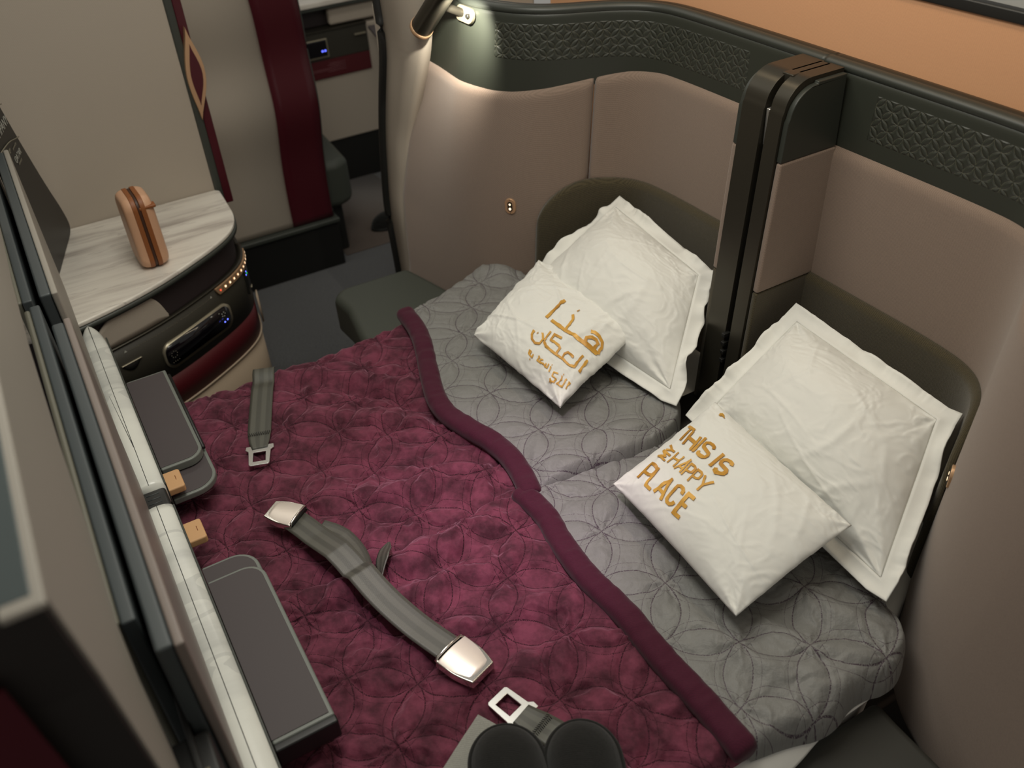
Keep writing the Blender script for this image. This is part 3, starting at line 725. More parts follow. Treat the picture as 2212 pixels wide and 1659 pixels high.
# grey flaps folded over, with a burgundy hem along the fold edge
def z_fl(X, Y):
    z = 0.551 + 0 * X
    z += ridge(X, Y, [(-1.30, 0.78), (-1.12, 0.90), (-1.04, 0.93)], 0.014, 0.04)
    z += ridge(X, Y, [(-1.80, 0.88), (-1.70, 0.93)], 0.022, 0.035)
    z += ridge(X, Y, [(-1.55, 0.66), (-1.50, 0.75), (-1.52, 0.88)], 0.006, 0.04)
    z += ridge(X, Y, [(-1.08, 0.72), (-1.06, 0.86)], 0.012, 0.03)
    z += 0.016 * np.clip((X + 1.25) / 0.16, 0, 1) * np.clip((Y - 0.60) / 0.05, 0, 1)
    return z
def z_fr(X, Y):
    z = 0.546 + 0 * X
    z += ridge(X, Y, [(-0.70, 0.62), (-0.56, 0.66), (-0.47, 0.74)], 0.014, 0.022)
    z += ridge(X, Y, [(-0.66, 0.80), (-0.56, 0.82), (-0.49, 0.86)], 0.020, 0.030)
    z += ridge(X, Y, [(-0.62, 0.70), (-0.52, 0.75), (-0.46, 0.82)], 0.016, 0.024)
    z += ridge(X, Y, [(-0.95, 0.60), (-0.93, 0.72)], 0.008, 0.03)
    z -= 0.02 * np.clip((X + 0.475) / 0.03, 0, 1) ** 1.5
    return z
HEML = [(-1.745, 0.640), (-1.66, 0.635), (-1.58, 0.615), (-1.47, 0.575), (-1.37, 0.545), (-1.29, 0.560), (-1.20, 0.590), (-1.12, 0.590), (-1.045, 0.572)]
HEMR = [(-1.070, 0.560), (-0.99, 0.570), (-0.92, 0.555), (-0.83, 0.550), (-0.74, 0.560), (-0.65, 0.555), (-0.56, 0.560), (-0.462, 0.560)]
def offs(pts, d_):
    p = resample(pts, 60); t_ = np.gradient(p, axis=0); t_ /= np.linalg.norm(t_, axis=1)[:, None]
    return np.stack([p[:, 0] - t_[:, 1] * d_, p[:, 1] + t_[:, 0] * d_], 1)
H = offs(HEML, 0.010)
PL = coons(H, [(-1.80, 0.925), (-1.73, 0.965), (-1.60, 0.985), (-1.35, 0.985), (-1.12, 0.975), (-1.045, 0.91)],
           [tuple(H[0]), (-1.765, 0.74), (-1.80, 0.82), (-1.82, 0.88), (-1.80, 0.925)], [tuple(H[-1]), (-1.035, 0.68), (-1.018, 0.78), (-1.02, 0.86), (-1.045, 0.91)], 300, 160)
gl, _ = quilt('grey_folded_side', SATINQ, lq, PL, z_fl, 0.0055, 0.0062, 0.020, 0.048, 21, 0.035, 0.0, 'lrt', 0.8, True)
HR = offs(HEMR, 0.010)
PR = coons(HR, [(-1.06, 0.90), (-0.90, 0.97), (-0.75, 0.95), (-0.64, 0.92), (-0.575, 0.915), (-0.51, 0.90)],
           [tuple(HR[0]), (-1.07, 0.70), (-1.06, 0.90)], [tuple(HR[-1]), (-0.452, 0.64), (-0.436, 0.70), (-0.455, 0.76), (-0.438, 0.83), (-0.47, 0.885), (-0.51, 0.90)], 300, 190)
gr, _ = quilt('grey_folded_side', SATINQ, rq, PR, z_fr, 0.0055, 0.0075, 0.020, 0.034, 31, 0.01, 0.04, 'lrt', 0.9, True)
def hem(path, zf, parent, seed, w=0.019, h=0.012):
    p = resample(path, 260); t_ = np.gradient(p, axis=0); t_ /= np.linalg.norm(t_, axis=1)[:, None]; nr = np.stack([-t_[:, 1], t_[:, 0]], 1)
    V = []; K = 22
    wob = lnoise(np.linspace(0, 20, 260), np.zeros(260), seed, 3)
    for i in range(260):
        zc = float(zf(np.array([p[i, 0]]), np.array([p[i, 1]]))[0]) - 0.006 + 0.004 * wob[i]
        endk = min(1, min(i, 259 - i) / 5.0); ek = math.sqrt(max(0, 1 - (1 - endk) ** 2)) * 0.25 + 0.75
        for k in range(K):
            a = 2 * math.pi * k / K
            cx = math.copysign(abs(math.cos(a)) ** 0.7, math.cos(a)); cz = math.copysign(abs(math.sin(a)) ** 0.9, math.sin(a))
            pk = 1 + 0.16 * lnoise(np.array([i * 0.16]), np.array([k * 0.35]), seed + 4, 2)[0] * 2
            V.append((p[i, 0] + nr[i, 0] * cx * w * ek, p[i, 1] + nr[i, 1] * cx * w * ek, zc + cz * h * ek * pk))
    F = []
    for i in range(259):
        for k in range(K): F.append((i * K + k, (i + 1) * K + k, (i + 1) * K + (k + 1) % K, i * K + (k + 1) % K))
    F += [tuple(range(K)), tuple(range(259 * K, 260 * K))[::-1]]
    return mesh('hem', V, [f[::-1] for f in F], HEM, parent)
hem(HEML, z_fl, lq, 41, 0.022, 0.017); hem(HEMR, z_fr, rq, 47, 0.022, 0.017)
# white sheet edge peeking at the lower right
sh = empty('bed_sheet', (-0.46, 0.6, 0.48), 'strip of white bed sheet showing below the grey quilt at lower right', 'sheet')
P = coons([(-0.56, 0.42), (-0.50, 0.40), (-0.445, 0.40)], [(-0.50, 0.80), (-0.47, 0.80), (-0.45, 0.80)], [(-0.56, 0.42), (-0.50, 0.80)], [(-0.445, 0.40), (-0.438, 0.55), (-0.432, 0.62), (-0.448, 0.70), (-0.45, 0.80)], 40, 60)
X, Y = P[..., 0], P[..., 1]
Z = 0.502 + 0.006 * lnoise(X * 25, Y * 18, 8, 3) - 0.03 * np.clip((X + 0.47) / 0.035, 0, 1) ** 2
mesh('sheet_edge', np.stack([X, Y, Z], -1).reshape(-1, 3), grid_faces(40, 60, 0, False), WHITE, sh, solid=0.002)

# ================================================================== pillows (inflated cloth relaxed with a small solver)
def sim_pillow(w, h, nx, ny, T, p, seed, pinch=0.02, ex=0.62):
    """stuffed cushion: two sheets sharing a seam, pointed corners, slightly drawn-in sides"""
    u, v = np.meshgrid(np.linspace(0, 1, nx), np.linspace(0, 1, ny), indexing='ij')
    u = 0.5 - 0.5 * np.sign(0.5 - u) * np.abs(1 - 2 * u) ** 0.85; v = 0.5 - 0.5 * np.sign(0.5 - v) * np.abs(1 - 2 * v) ** 0.85
    a = 2 * u - 1; b = 2 * v - 1
    wob = 0.010 * lnoise(u * 3 + seed, v * 3, seed, 2); wob2 = 0.010 * lnoise(u * 3, v * 3 + seed, seed + 5, 2)
    gx = (a * (1 - pinch * (1 - b * b) ** 0.9) + wob * (1 - b * b)) * w / 2; gy = (b * (1 - pinch * (1 - a * a) ** 0.9) + wob2 * (1 - a * a)) * h / 2
    f = ((1 - np.abs(a) ** p).clip(0, 1) * (1 - np.abs(b) ** p).clip(0, 1)) ** ex
    sag = 1 + 0.25 * lnoise(u * 2.2 + 3, v * 2.2, seed + 2, 2)
    return [np.stack([gx, gy, T * f * sag], -1), np.stack([gx, gy, -0.75 * T * f], -1)]
def wrinkle(u, v, seed):
    rs = np.random.RandomState(seed); h = 0 * u
    eu = np.minimum(u, 1 - u).clip(0, 1); ev = np.minimum(v, 1 - v).clip(0, 1)
    for cx, cy in ((0, 0), (1, 0), (1, 1), (0, 1)):
        dx, dy = u - cx, v - cy; r = np.hypot(dx, dy) + 1e-6; a = np.arctan2(dy * (1 if cy == 0 else -1), dx * (1 if cx == 0 else -1))
        k = rs.uniform(7, 10); ph = rs.uniform(0, 6.28)
        h = h + 0.006 * np.cos(a * k + ph + 2.5 * lnoise(r * 5 + cx * 9, a * 1.5 + cy * 5, seed + 3, 2)) * np.exp(-r / 0.26) * (r / 0.05).clip(0, 1)
    for e, al in ((u, v), (1 - u, v), (v, u), (1 - v, u)):
        ph = rs.uniform(0, 6.28)
        h = h + 0.0022 * np.cos(al * rs.uniform(34, 48) + ph + 7 * lnoise(al * 5, e * 3, seed + 7, 2)) * np.exp(-e / 0.055) * (e / 0.015).clip(0, 1)
    for q in range(9):      # long loose creases
        x0, y0 = rs.uniform(0.1, 0.9, 2); th = rs.uniform(0, 3.14); L = rs.uniform(0.12, 0.3); w_ = rs.uniform(0.010, 0.022)
        a = (u - x0) * math.cos(th) + (v - y0) * math.sin(th); b_ = -(u - x0) * math.sin(th) + (v - y0) * math.cos(th) + 0.25 * a * a * rs.uniform(-3, 3)
        h = h + rs.uniform(0.002, 0.0055) * np.exp(-(b_ / w_) ** 2) * np.exp(-(a / L) ** 2)
    h = h + 0.007 * lnoise(u * 4 + seed, v * 4, seed + 20, 3)
    n1 = lnoise(u * 5, v * 5, seed + 30, 2)
    for fu, fv, am, wt in ((5, 17, 0.0050, np.exp(-(1 - v) / 0.20)), (16, 5, 0.0040, np.exp(-(1 - u) / 0.18)), (15, 6, 0.0030, np.exp(-u / 0.15)), (7, 6, 0.0022, 1.0), (11, 15, 0.0012, 1.0)):
        h = h + am * wt * np.clip(1 - np.abs(lnoise(u * fu + 3 * n1, v * fv + 3 * n1, seed + 40 + fu, 3)) * 7, 0, 1) ** 1.5
    return h * (np.minimum(eu, ev) / 0.02).clip(0, 1)
def place(S, C4, bulge=1.0, lift=0.0, seed=1, wamp=1.0):
    """C4: world corners for (-,-),(+,-),(+,+),(-,+) of the cloth; returns mapped sheets"""
    c00, c10, c11, c01 = [np.array(c, float) for c in C4]
    T = S[0]; x0 = (T[0, 0, 0] + T[0, -1, 0]) / 2; x1 = (T[-1, 0, 0] + T[-1, -1, 0]) / 2; y0 = (T[0, 0, 1] + T[-1, 0, 1]) / 2; y1 = (T[0, -1, 1] + T[-1, -1, 1]) / 2
    n = np.cross(c10 - c00, c01 - c00) + np.cross(c11 - c01, c11 - c10); n /= np.linalg.norm(n)
    out = []
    for A in S:
        u = ((A[..., 0] - x0) / (x1 - x0))[..., None]; v = ((A[..., 1] - y0) / (y1 - y0))[..., None]
        Pm = (1 - u) * (1 - v) * c00 + u * (1 - v) * c10 + u * v * c11 + (1 - u) * v * c01
        zz_ = A[..., 2:3]
        wr_ = wrinkle(u[..., 0], v[..., 0], seed)[..., None] * wamp
        out.append(Pm + n * (zz_ * bulge + lift + wr_))
    return out, n
def pillow_mesh(name, W2, m, parent, flange=0.0, seed=1, rest=None, n=None):
    nx, ny = W2[0].shape[:2]; V = []; F = []
    V += list(W2[0].reshape(-1, 3)); V += list(W2[1].reshape(-1, 3))
    F += grid_faces(nx, ny, 0, False) + grid_faces(nx, ny, nx * ny, True)
    loop = [(i, 0) for i in range(nx)] + [(nx - 1, j) for j in range(1, ny)] + [(i, ny - 1) for i in range(nx - 2, -1, -1)] + [(0, j) for j in range(ny - 2, 0, -1)]
    bm_off = len(V)
    me_ = mesh(name, V, F, m, parent)
    bmm = bmesh.new(); bmm.from_mesh(me_.data); bmesh.ops.remove_doubles(bmm, verts=bmm.verts, dist=1e-5); bmesh.ops.recalc_face_normals(bmm, faces=bmm.faces); bmm.to_mesh(me_.data); bmm.free()
    me_.data.polygons.foreach_set('use_smooth', [True] * len(me_.data.polygons))
    if flange:
        rs = np.random.RandomState(seed); L = [W2[0][i, j] for i, j in loop]; N = len(L); K = 7
        cen = np.mean(L, axis=0); ph = np.arange(N)
        outw = []
        for q, (i, j) in enumerate(loop):
            c_ = cs_all = None
            def side_n(q0, q1):
                t_ = np.array(L[q1 % N]) - np.array(L[q0 % N]); t_ /= np.linalg.norm(t_) + 1e-9
                o_ = np.cross(t_, n); o_ /= np.linalg.norm(o_) + 1e-9
                return -o_ if np.dot(o_, np.array(L[q % N]) - cen) < 0 else o_
            cq = [0, nx - 1, nx - 1 + ny - 1, 2 * (nx - 1) + ny - 1]
            if q in cq:
                o_ = side_n(q - 8, q) + side_n(q, q + 8); o_ = o_ / (np.linalg.norm(o_) + 1e-9) * 1.40
            else:
                lo = max([c for c in cq if c <= q]); hi = min([c for c in cq + [N] if c > q]); o_ = side_n(max(lo, q - 6), min(hi, q + 6))
            outw.append(o_)
        # widen at the corners so the border fans out
        cs = [0, nx - 1, nx - 1 + ny - 1, 2 * (nx - 1) + ny - 1]
        wv_ = lnoise(ph * 0.045, np.zeros(N), seed, 2); wv2_ = lnoise(ph * 0.17, np.ones(N) * 7, seed + 1, 2)
        V = []; 
        for q in range(N):
            dc_ = min(min((q - c) % N, (c - q) % N) for c in cs); k = 1.0
            for r in range(K):
                f = r / (K - 1); 
                p = np.array(L[q]) + outw[q] * flange * f * k + n * (wv_[q] * 0.045 * f ** 1.3 + wv2_[q] * 0.005 * f + (-0.004) * math.sin(math.pi * f))
                V.append(p)
        mesh('flange', V, grid_faces(N, K, 0, False, True), m, parent, solid=0.0022, solid_off=0)
    return me_
def surf(W2, n, u, v, off=0.0012):
    """point on the printed face of the placed pillow, u,v in 0..1 of the cloth"""
    T = W2[0]; nx, ny = T.shape[:2]; x = min(max(u, 0), 0.9999) * (nx - 1); y = min(max(v, 0), 0.9999) * (ny - 1); i, j = int(x), int(y); fx, fy = x - i, y - j
    i1, j1 = min(i + 1, nx - 1), min(j + 1, ny - 1)
    p = T[i, j] * (1 - fx) * (1 - fy) + T[i1, j] * fx * (1 - fy) + T[i, j1] * (1 - fx) * fy + T[i1, j1] * fx * fy
    du = T[min(i + 1, nx - 1), j] - T[i - 1 if i > 0 else 0, j]; dv = T[i, min(j + 1, ny - 1)] - T[i, j - 1 if j > 0 else 0]
    m_ = np.cross(du, dv); m_ /= np.linalg.norm(m_) + 1e-9
    if np.dot(m_, n) < 0: m_ = -m_
    return p + m_ * off

SM = sim_pillow(0.34, 0.34, 120, 120, 0.050, 2.6, 3)
SMR = sim_pillow(0.36, 0.26, 130, 110, 0.046, 2.8, 9)
BG = sim_pillow(0.45, 0.28, 150, 120, 0.078, 2.3, 4, 0.0, 0.80)

# big pillows with flat flanged borders, leaning on the headboard
# order of corners: (lower left, lower right, upper right, upper left) seen from the foot of the bed
WL, NL = place(BG, [(-1.582, 0.874, 0.597), (-1.088, 0.918, 0.605), (-1.228, 1.092, 0.735), (-1.552, 1.117, 0.750)], 1.0, 0.004, 12, 0.62)
WR, NR = place(BG, [(-0.988, 0.924, 0.606), (-0.548, 0.897, 0.595), (-0.655, 1.102, 0.740), (-0.975, 1.112, 0.750)], 1.0, 0.004, 25, 0.62)
bp = empty('large_pillow', (-1.37, 0.98, 0.55), 'large white pillow with a flat border leaning on the left headboard behind the square cushion', 'pillow', 'large white pillows against the headboard')
pillow_mesh('pillow_body', WL, WHITE, bp, 0.027, 5, n=NL)
bp2 = empty('large_pillow', (-0.80, 1.0, 0.55), 'large white pillow with a flat border leaning on the right headboard beside the divider column', 'pillow', 'large white pillows against the headboard')
pillow_mesh('pillow_body', WR, WHITE, bp2, 0.027, 8, n=NR)

# small printed cushions
CL, NCL = place(SM, [(-1.486, 0.694, 0.600), (-1.169, 0.714, 0.600), (-1.233, 0.964, 0.66), (-1.588, 0.927, 0.66)], 1.0, 0.0, 33, 0.85)
CR, NCR = place(SMR, [(-0.941, 0.676, 0.600), (-0.610, 0.663, 0.600), (-0.613, 0.888, 0.66), (-0.962, 0.916, 0.66)], 1.0, 0.0, 44, 0.45)
c1 = empty('printed_cushion', (-1.36, 0.82, 0.57), 'square white cushion with gold Arabic lettering on the left bed', 'cushion', 'small white cushions printed in gold')
pillow_mesh('cushion_cover', CL, WHITE, c1)
c2 = empty('printed_cushion', (-0.78, 0.78, 0.57), 'oblong white cushion printed THIS IS MY HAPPY PLACE in gold on the right bed', 'cushion', 'small white cushions printed in gold')
pillow_mesh('cushion_cover', CR, WHITE, c2)

def strokes_mesh(name, W2, n, strokes, width, parent, off=0.0022):
    """strokes: polylines in cloth uv (0..1); width in metres measured with the cloth scale"""
    T = W2[0]; su = np.linalg.norm(T[-1, T.shape[1] // 2] - T[0, T.shape[1] // 2]); sv = np.linalg.norm(T[T.shape[0] // 2, -1] - T[T.shape[0] // 2, 0])
    V = []; F = []
    for st in strokes:
        wv = width
        if isinstance(st, dict): wv = st['w']; st = st['p']
        p = np.array(st, float) * (su, sv); s = np.r_[0, np.cumsum(np.linalg.norm(np.diff(p, axis=0), axis=1))]; k = max(2, int(s[-1] / 0.003) + 1)
        # keep the corners of the polyline
        ss_ = np.linspace(0, s[-1], k); q = np.stack([np.interp(ss_, s, p[:, 0]), np.interp(ss_, s, p[:, 1])], 1)
        cr = [float(x) for x in s[1:-1]]; seg = np.searchsorted(s, ss_, side='right').clip(1, len(s) - 1)
        # split at the corners so the bars keep their width, with a small overlap
        qq = []; mm = []; brk = []
        for g in range(1, len(s)):
            d_ = (p[g] - p[g - 1]); l_ = np.linalg.norm(d_)
            if l_ < 1e-6: continue
            d_ = d_ / l_
            def mitre(k):
                a_, b__ = p[k] - p[k - 1], p[k + 1] - p[k]; c_ = np.dot(a_, b__) / (np.linalg.norm(a_) * np.linalg.norm(b__) + 1e-9); th = math.acos(max(-1, min(1, c_)))
                return wv * min(0.5, 0.5 * math.tan(min(th, 2.6) / 2))
            ov0 = mitre(g - 1) if g > 1 else 0; ov1 = mitre(g) if g < len(s) - 1 else 0
            kk_ = max(2, int(l_ / 0.003) + 1); tt_ = np.linspace(-ov0, l_ + ov1, kk_)
            brk.append(len(qq)); qq += [p[g - 1] + d_ * t for t in tt_]; mm += [np.array((-d_[1], d_[0]))] * kk_
        brk.append(len(qq)); q = np.array(qq); m_ = np.array(mm)
        b0 = len(V); ACR = 5
        for a, b_ in zip(q, m_):
            for r in range(ACR):
                c = a + b_ * wv * (r / (ACR - 1) - 0.5); V.append(surf(W2, n, c[0] / su, c[1] / sv, off))
        for i in range(len(q) - 1):
            if (i + 1) in brk: continue
            for r in range(ACR - 1): a_ = b0 + i * ACR + r; F.append((a_, a_ + ACR, a_ + ACR + 1, a_ + 1))
    return mesh(name, V, F, GOLDINK, parent)
ARABIC = [{'w':0.0058,'p':[(0.522,0.655),(0.519,0.569),(0.513,0.518),(0.514,0.468)]},{'w':0.0075,'p':[(0.644,0.639),(0.652,0.639)]},{'w':0.0058,'p':[(0.642,0.583),(0.668,0.554),(0.678,0.518),(0.687,0.469)]},{'w':0.0058,'p':[(0.55,0.473),(0.676,0.466),(0.701,0.469),(0.95,0.502)]},{'w':0.0058,'p':[(0.95,0.502),(0.941,0.548),(0.923,0.573),(0.886,0.585),(0.854,0.58),(0.831,0.563)]},{'w':0.0058,'p':[(0.856,0.491),(0.839,0.513),(0.861,0.541),(0.89,0.551),(0.912,0.542),(0.913,0.502)]},{'w':0.005,'p':[(0.941,0.429),(0.955,0.316)]},{'w':0.005,'p':[(0.901,0.427),(0.908,0.32),(0.881,0.297),(0.804,0.293)]},{'w':0.005,'p':[(0.862,0.365),(0.81,0.362),(0.795,0.334),(0.801,0.298),(0.85,0.294)]},{'w':0.005,'p':[(0.804,0.293),(0.727,0.283),(0.649,0.279),(0.617,0.301)]},{'w':0.005,'p':[(0.708,0.41),(0.644,0.397),(0.65,0.345),(0.73,0.351),(0.744,0.342),(0.744,0.292)]},{'w':0.005,'p':[(0.608,0.399),(0.614,0.304)]},{'w':0.005,'p':[(0.512,0.325),(0.517,0.284),(0.533,0.254),(0.566,0.244),(0.597,0.263),(0.599,0.312),(0.568,0.347)]},{'w':0.0055,'p':[(0.538,0.322),(0.546,0.322)]},{'w':0.0033,'p':[(0.954,0.205),(0.959,0.142)]},{'w':0.0033,'p':[(0.918,0.205),(0.922,0.137),(0.883,0.119)]},{'w':0.0033,'p':[(0.876,0.198),(0.89,0.169),(0.876,0.109)]},{'w':0.0036,'p':[(0.8785000000000001,0.213),(0.8835,0.213)]},{'w':0.0033,'p':[(0.846,0.185),(0.813,0.164),(0.822,0.132),(0.851,0.139),(0.858,0.105),(0.838,0.093),(0.822,0.105)]},{'w':0.0036,'p':[(0.8425,0.087),(0.8474999999999999,0.087)]},{'w':0.0036,'p':[(0.8275,0.085),(0.8324999999999999,0.085)]},{'w':0.0033,'p':[(0.772,0.183),(0.785,0.137)]},{'w':0.0036,'p':[(0.7695000000000001,0.197),(0.7745,0.197)]},{'w':0.0033,'p':[(0.747,0.185),(0.752,0.152),(0.732,0.148),(0.717,0.158)]},{'w':0.0033,'p':[(0.729,0.175),(0.732,0.148)]},{'w':0.0033,'p':[(0.717,0.158),(0.702,0.152)]},{'w':0.0033,'p':[(0.694,0.178),(0.676,0.171),(0.674,0.148),(0.702,0.152)]},{'w':0.0033,'p':[(0.694,0.146),(0.653,0.146),(0.658,0.176),(0.648,0.18)]},{'w':0.0033,'p':[(0.604,0.163),(0.606,0.136),(0.588,0.135)]},{'w':0.0036,'p':[(0.5955,0.116),(0.6004999999999999,0.116)]},{'w':0.0033,'p':[(0.588,0.135),(0.569,0.143),(0.564,0.168),(0.579,0.168),(0.58,0.151),(0.569,0.147)]}]
LATIN = [{'w':0.0054,'p':[(0.073,0.649),(0.148,0.642)]},{'w':0.0054,'p':[(0.112,0.644),(0.129,0.528)]},{'w':0.0057,'p':[(0.176,0.518),(0.146,0.635)]},{'w':0.0057,'p':[(0.253,0.515),(0.227,0.627)]},{'w':0.0057,'p':[(0.162,0.573),(0.241,0.568)]},{'w':0.0057,'p':[(0.274,0.516),(0.251,0.648)]},{'w':0.0057,'p':[(0.346,0.616),(0.337,0.634),(0.322,0.639),(0.297,0.635),(0.284,0.62),(0.286,0.6),(0.296,0.584),(0.323,0.578),(0.35,0.572),(0.357,0.557),(0.356,0.539),(0.347,0.53),(0.321,0.526),(0.304,0.531),(0.297,0.544)]},{'w':0.0057,'p':[(0.411,0.516),(0.406,0.642)]},{'w':0.0057,'p':[(0.475,0.613),(0.47,0.63),(0.46,0.632),(0.442,0.624),(0.432,0.608),(0.431,0.589),(0.438,0.575),(0.458,0.573),(0.477,0.571),(0.483,0.557),(0.483,0.538),(0.475,0.525),(0.46,0.518),(0.446,0.523),(0.44,0.537)]},{'w':0.004,'p':[(0.19,0.374),(0.119,0.376),(0.163,0.399),(0.119,0.425),(0.185,0.425)]},{'w':0.0034,'p':[(0.126,0.438),(0.157,0.459),(0.115,0.479)]},{'w':0.0034,'p':[(0.157,0.459),(0.187,0.459)]},{'w':0.0035,'p':[(0.215,0.372),(0.212,0.472)]},{'w':0.0035,'p':[(0.264,0.379),(0.265,0.475)]},{'w':0.0035,'p':[(0.211,0.428),(0.267,0.43)]},{'w':0.0035,'p':[(0.278,0.374),(0.316,0.477),(0.325,0.378)]},{'w':0.0035,'p':[(0.292,0.407),(0.32,0.411)]},{'w':0.0035,'p':[(0.342,0.374),(0.335,0.468),(0.362,0.47),(0.375,0.463),(0.377,0.449),(0.376,0.432),(0.366,0.422),(0.338,0.42)]},{'w':0.0035,'p':[(0.397,0.37),(0.387,0.468),(0.411,0.471),(0.423,0.464),(0.427,0.449),(0.429,0.43),(0.419,0.421),(0.393,0.418)]},{'w':0.0035,'p':[(0.437,0.474),(0.466,0.42),(0.487,0.477)]},{'w':0.0035,'p':[(0.466,0.42),(0.467,0.368)]},{'w':0.0057,'p':[(0.135,0.153),(0.138,0.301),(0.183,0.301),(0.201,0.288),(0.205,0.261),(0.205,0.233),(0.187,0.219),(0.137,0.223)]},{'w':0.0057,'p':[(0.201,0.311),(0.228,0.148),(0.273,0.15)]},{'w':0.006,'p':[(0.298,0.153),(0.329,0.301),(0.362,0.145)]},{'w':0.006,'p':[(0.313,0.197),(0.351,0.192)]},{'w':0.006,'p':[(0.429,0.275),(0.428,0.297),(0.415,0.31),(0.396,0.311),(0.385,0.298),(0.385,0.276),(0.384,0.205),(0.387,0.183),(0.397,0.169),(0.415,0.169),(0.426,0.184),(0.429,0.205)]},{'w':0.0063,'p':[(0.49,0.313),(0.457,0.31),(0.46,0.149),(0.493,0.153)]},{'w':0.0063,'p':[(0.459,0.234),(0.489,0.236)]}]
strokes_mesh('gold_lettering', CL, NCL, ARABIC, 0.009, c1)
strokes_mesh('gold_lettering', CR, NCR, LATIN, 0.009, c2)
strokes_mesh('small_emblem', CR, NCR, [{'w': 0.004, 'p': [(0.145, 0.90), (0.155, 0.915), (0.17, 0.91), (0.165, 0.895), (0.15, 0.893)]}, {'w': 0.003, 'p': [(0.17, 0.90), (0.195, 0.895)]}], 0.004, c2)

# a cushion lying on the neighbouring bed
NPL, NNB = place(SM, [(-2.36, 3.47, 0.62), (-1.90, 3.44, 0.62), (-1.92, 3.86, 0.70), (-2.38, 3.86, 0.70)], 1.2, 0.0, 51, 1.0)
c3 = empty('printed_cushion', (-2.2, 3.6, 0.57), 'white cushion with gold lettering in the top right corner, beyond the partition', 'cushion', 'small white cushions printed in gold')
pillow_mesh('cushion_cover', NPL, WHITE, c3)
strokes_mesh('gold_lettering', NPL, NNB, [{'w': 0.02, 'p': [(0.50, 0.50), (0.48, 0.34), (0.53, 0.24), (0.60, 0.24), (0.65, 0.34), (0.63, 0.50)]}, {'w': 0.01, 'p': [(0.50, 0.10), (0.55, 0.12), (0.56, 0.06)]}, {'w': 0.01, 'p': [(0.62, 0.10), (0.63, 0.04)]}], 0.02, c3)

# ================================================================== marble topped side console
FACE = resample([(-1.955, -0.10), (-1.975, -0.02), (-2.01, 0.08), (-2.05, 0.165), (-2.11, 0.26), (-2.165, 0.335), (-2.22, 0.385), (-2.29, 0.408), (-2.36, 0.412), (-2.478, 0.418)], 140)
FS = np.r_[0, np.cumsum(np.linalg.norm(np.diff(FACE, axis=0), axis=1))]
def face_pt(s, z, off=0.0, taper=0.0):
    x = np.interp(s, FS, FACE[:, 0]); y = np.interp(s, FS, FACE[:, 1])
    tx = np.interp(s + 0.004, FS, FACE[:, 0]) - np.interp(s - 0.004, FS, FACE[:, 0]); ty = np.interp(s + 0.004, FS, FACE[:, 1]) - np.interp(s - 0.004, FS, FACE[:, 1])
    l = math.hypot(tx, ty); nx_, ny_ = ty / l, -tx / l       # outward
    return (x + nx_ * off, y + ny_ * off, z)
def s_near(x, y):
    return float(FS[np.argmin((FACE[:, 0] - x) ** 2 + (FACE[:, 1] - y) ** 2)])
SMAX = FS[-1]
def face_patch(name, s0, s1, zlo, zhi, m, parent, off=0.0, th=0.012, ns=70, nz=3, bevel=0.0):
    zl = zlo if callable(zlo) else (lambda s: zlo); zh = zhi if callable(zhi) else (lambda s: zhi)
    V = []; n = ns * nz
    for o_ in (off, off - th):
        for i in range(ns):
            s = s0 + (s1 - s0) * i / (ns - 1); a, b_ = zl(s), zh(s)
            for j in range(nz): V.append(face_pt(s, a + (b_ - a) * j / (nz - 1), o_))
    F = grid_faces(ns, nz, 0, False) + grid_faces(ns, nz, n, True)
    for i in range(ns - 1):
        a = i * nz; b_ = (i + 1) * nz; F += [(a, n + a, n + b_, b_), (a + nz - 1, b_ + nz - 1, n + b_ + nz - 1, n + a + nz - 1)]
    for j in range(nz - 1): F += [(j, j + 1, n + j + 1, n + j), (n - nz + j + 1, n - nz + j, 2 * n - nz + j, 2 * n - nz + j + 1)]
    return mesh(name, V, F, m, parent, bevel=bevel)
co = empty('side_console', (-2.2, 0.1, 0.0), 'marble topped side console with curved burgundy front and built in control screen', 'cabinet')
poly = [tuple(p) for p in FACE[::3]] + [(-2.478, 0.418)]
poly = [(x, y) for x, y in poly] + [(-2.478, -0.25), (-1.99, -0.25)]
topm = [(x, y) for x, y in poly]
# round the inner front corner of the top like the photograph: straight back edge, bevelled end
prism('marble_top', [tuple(face_pt(s, 0, 0.004)[:2]) for s in np.linspace(0.0, SMAX - 0.012, 60)] + [(-2.478, 0.412), (-2.478, -0.25), (-1.99, -0.25)], 0.638, 0.650, MARBLE, co, 0.004, 3)
V = []
box('marble_end_strip', (-2.478, -0.25, 0.6505), (-2.40, -0.02, 0.6515), MARBLE, co, bevel=0)
face_patch('top_trim', 0.0, SMAX, 0.626, 0.6375, DKGREEN, co, 0.006, 0.02)
# carcass
prism('carcass', [tuple(face_pt(s, 0, -0.014)[:2]) for s in np.linspace(0.0, SMAX - 0.01, 50)] + [(-2.478, 0.40), (-2.478, -0.25), (-1.99, -0.25)], 0.04, 0.632, AUBERG, co, 0.002)
sA, sB, sC = s_near(-1.987, 0.02), s_near(-2.047, 0.158), s_near(-2.15, 0.315)
sD = s_near(-2.24, 0.392)
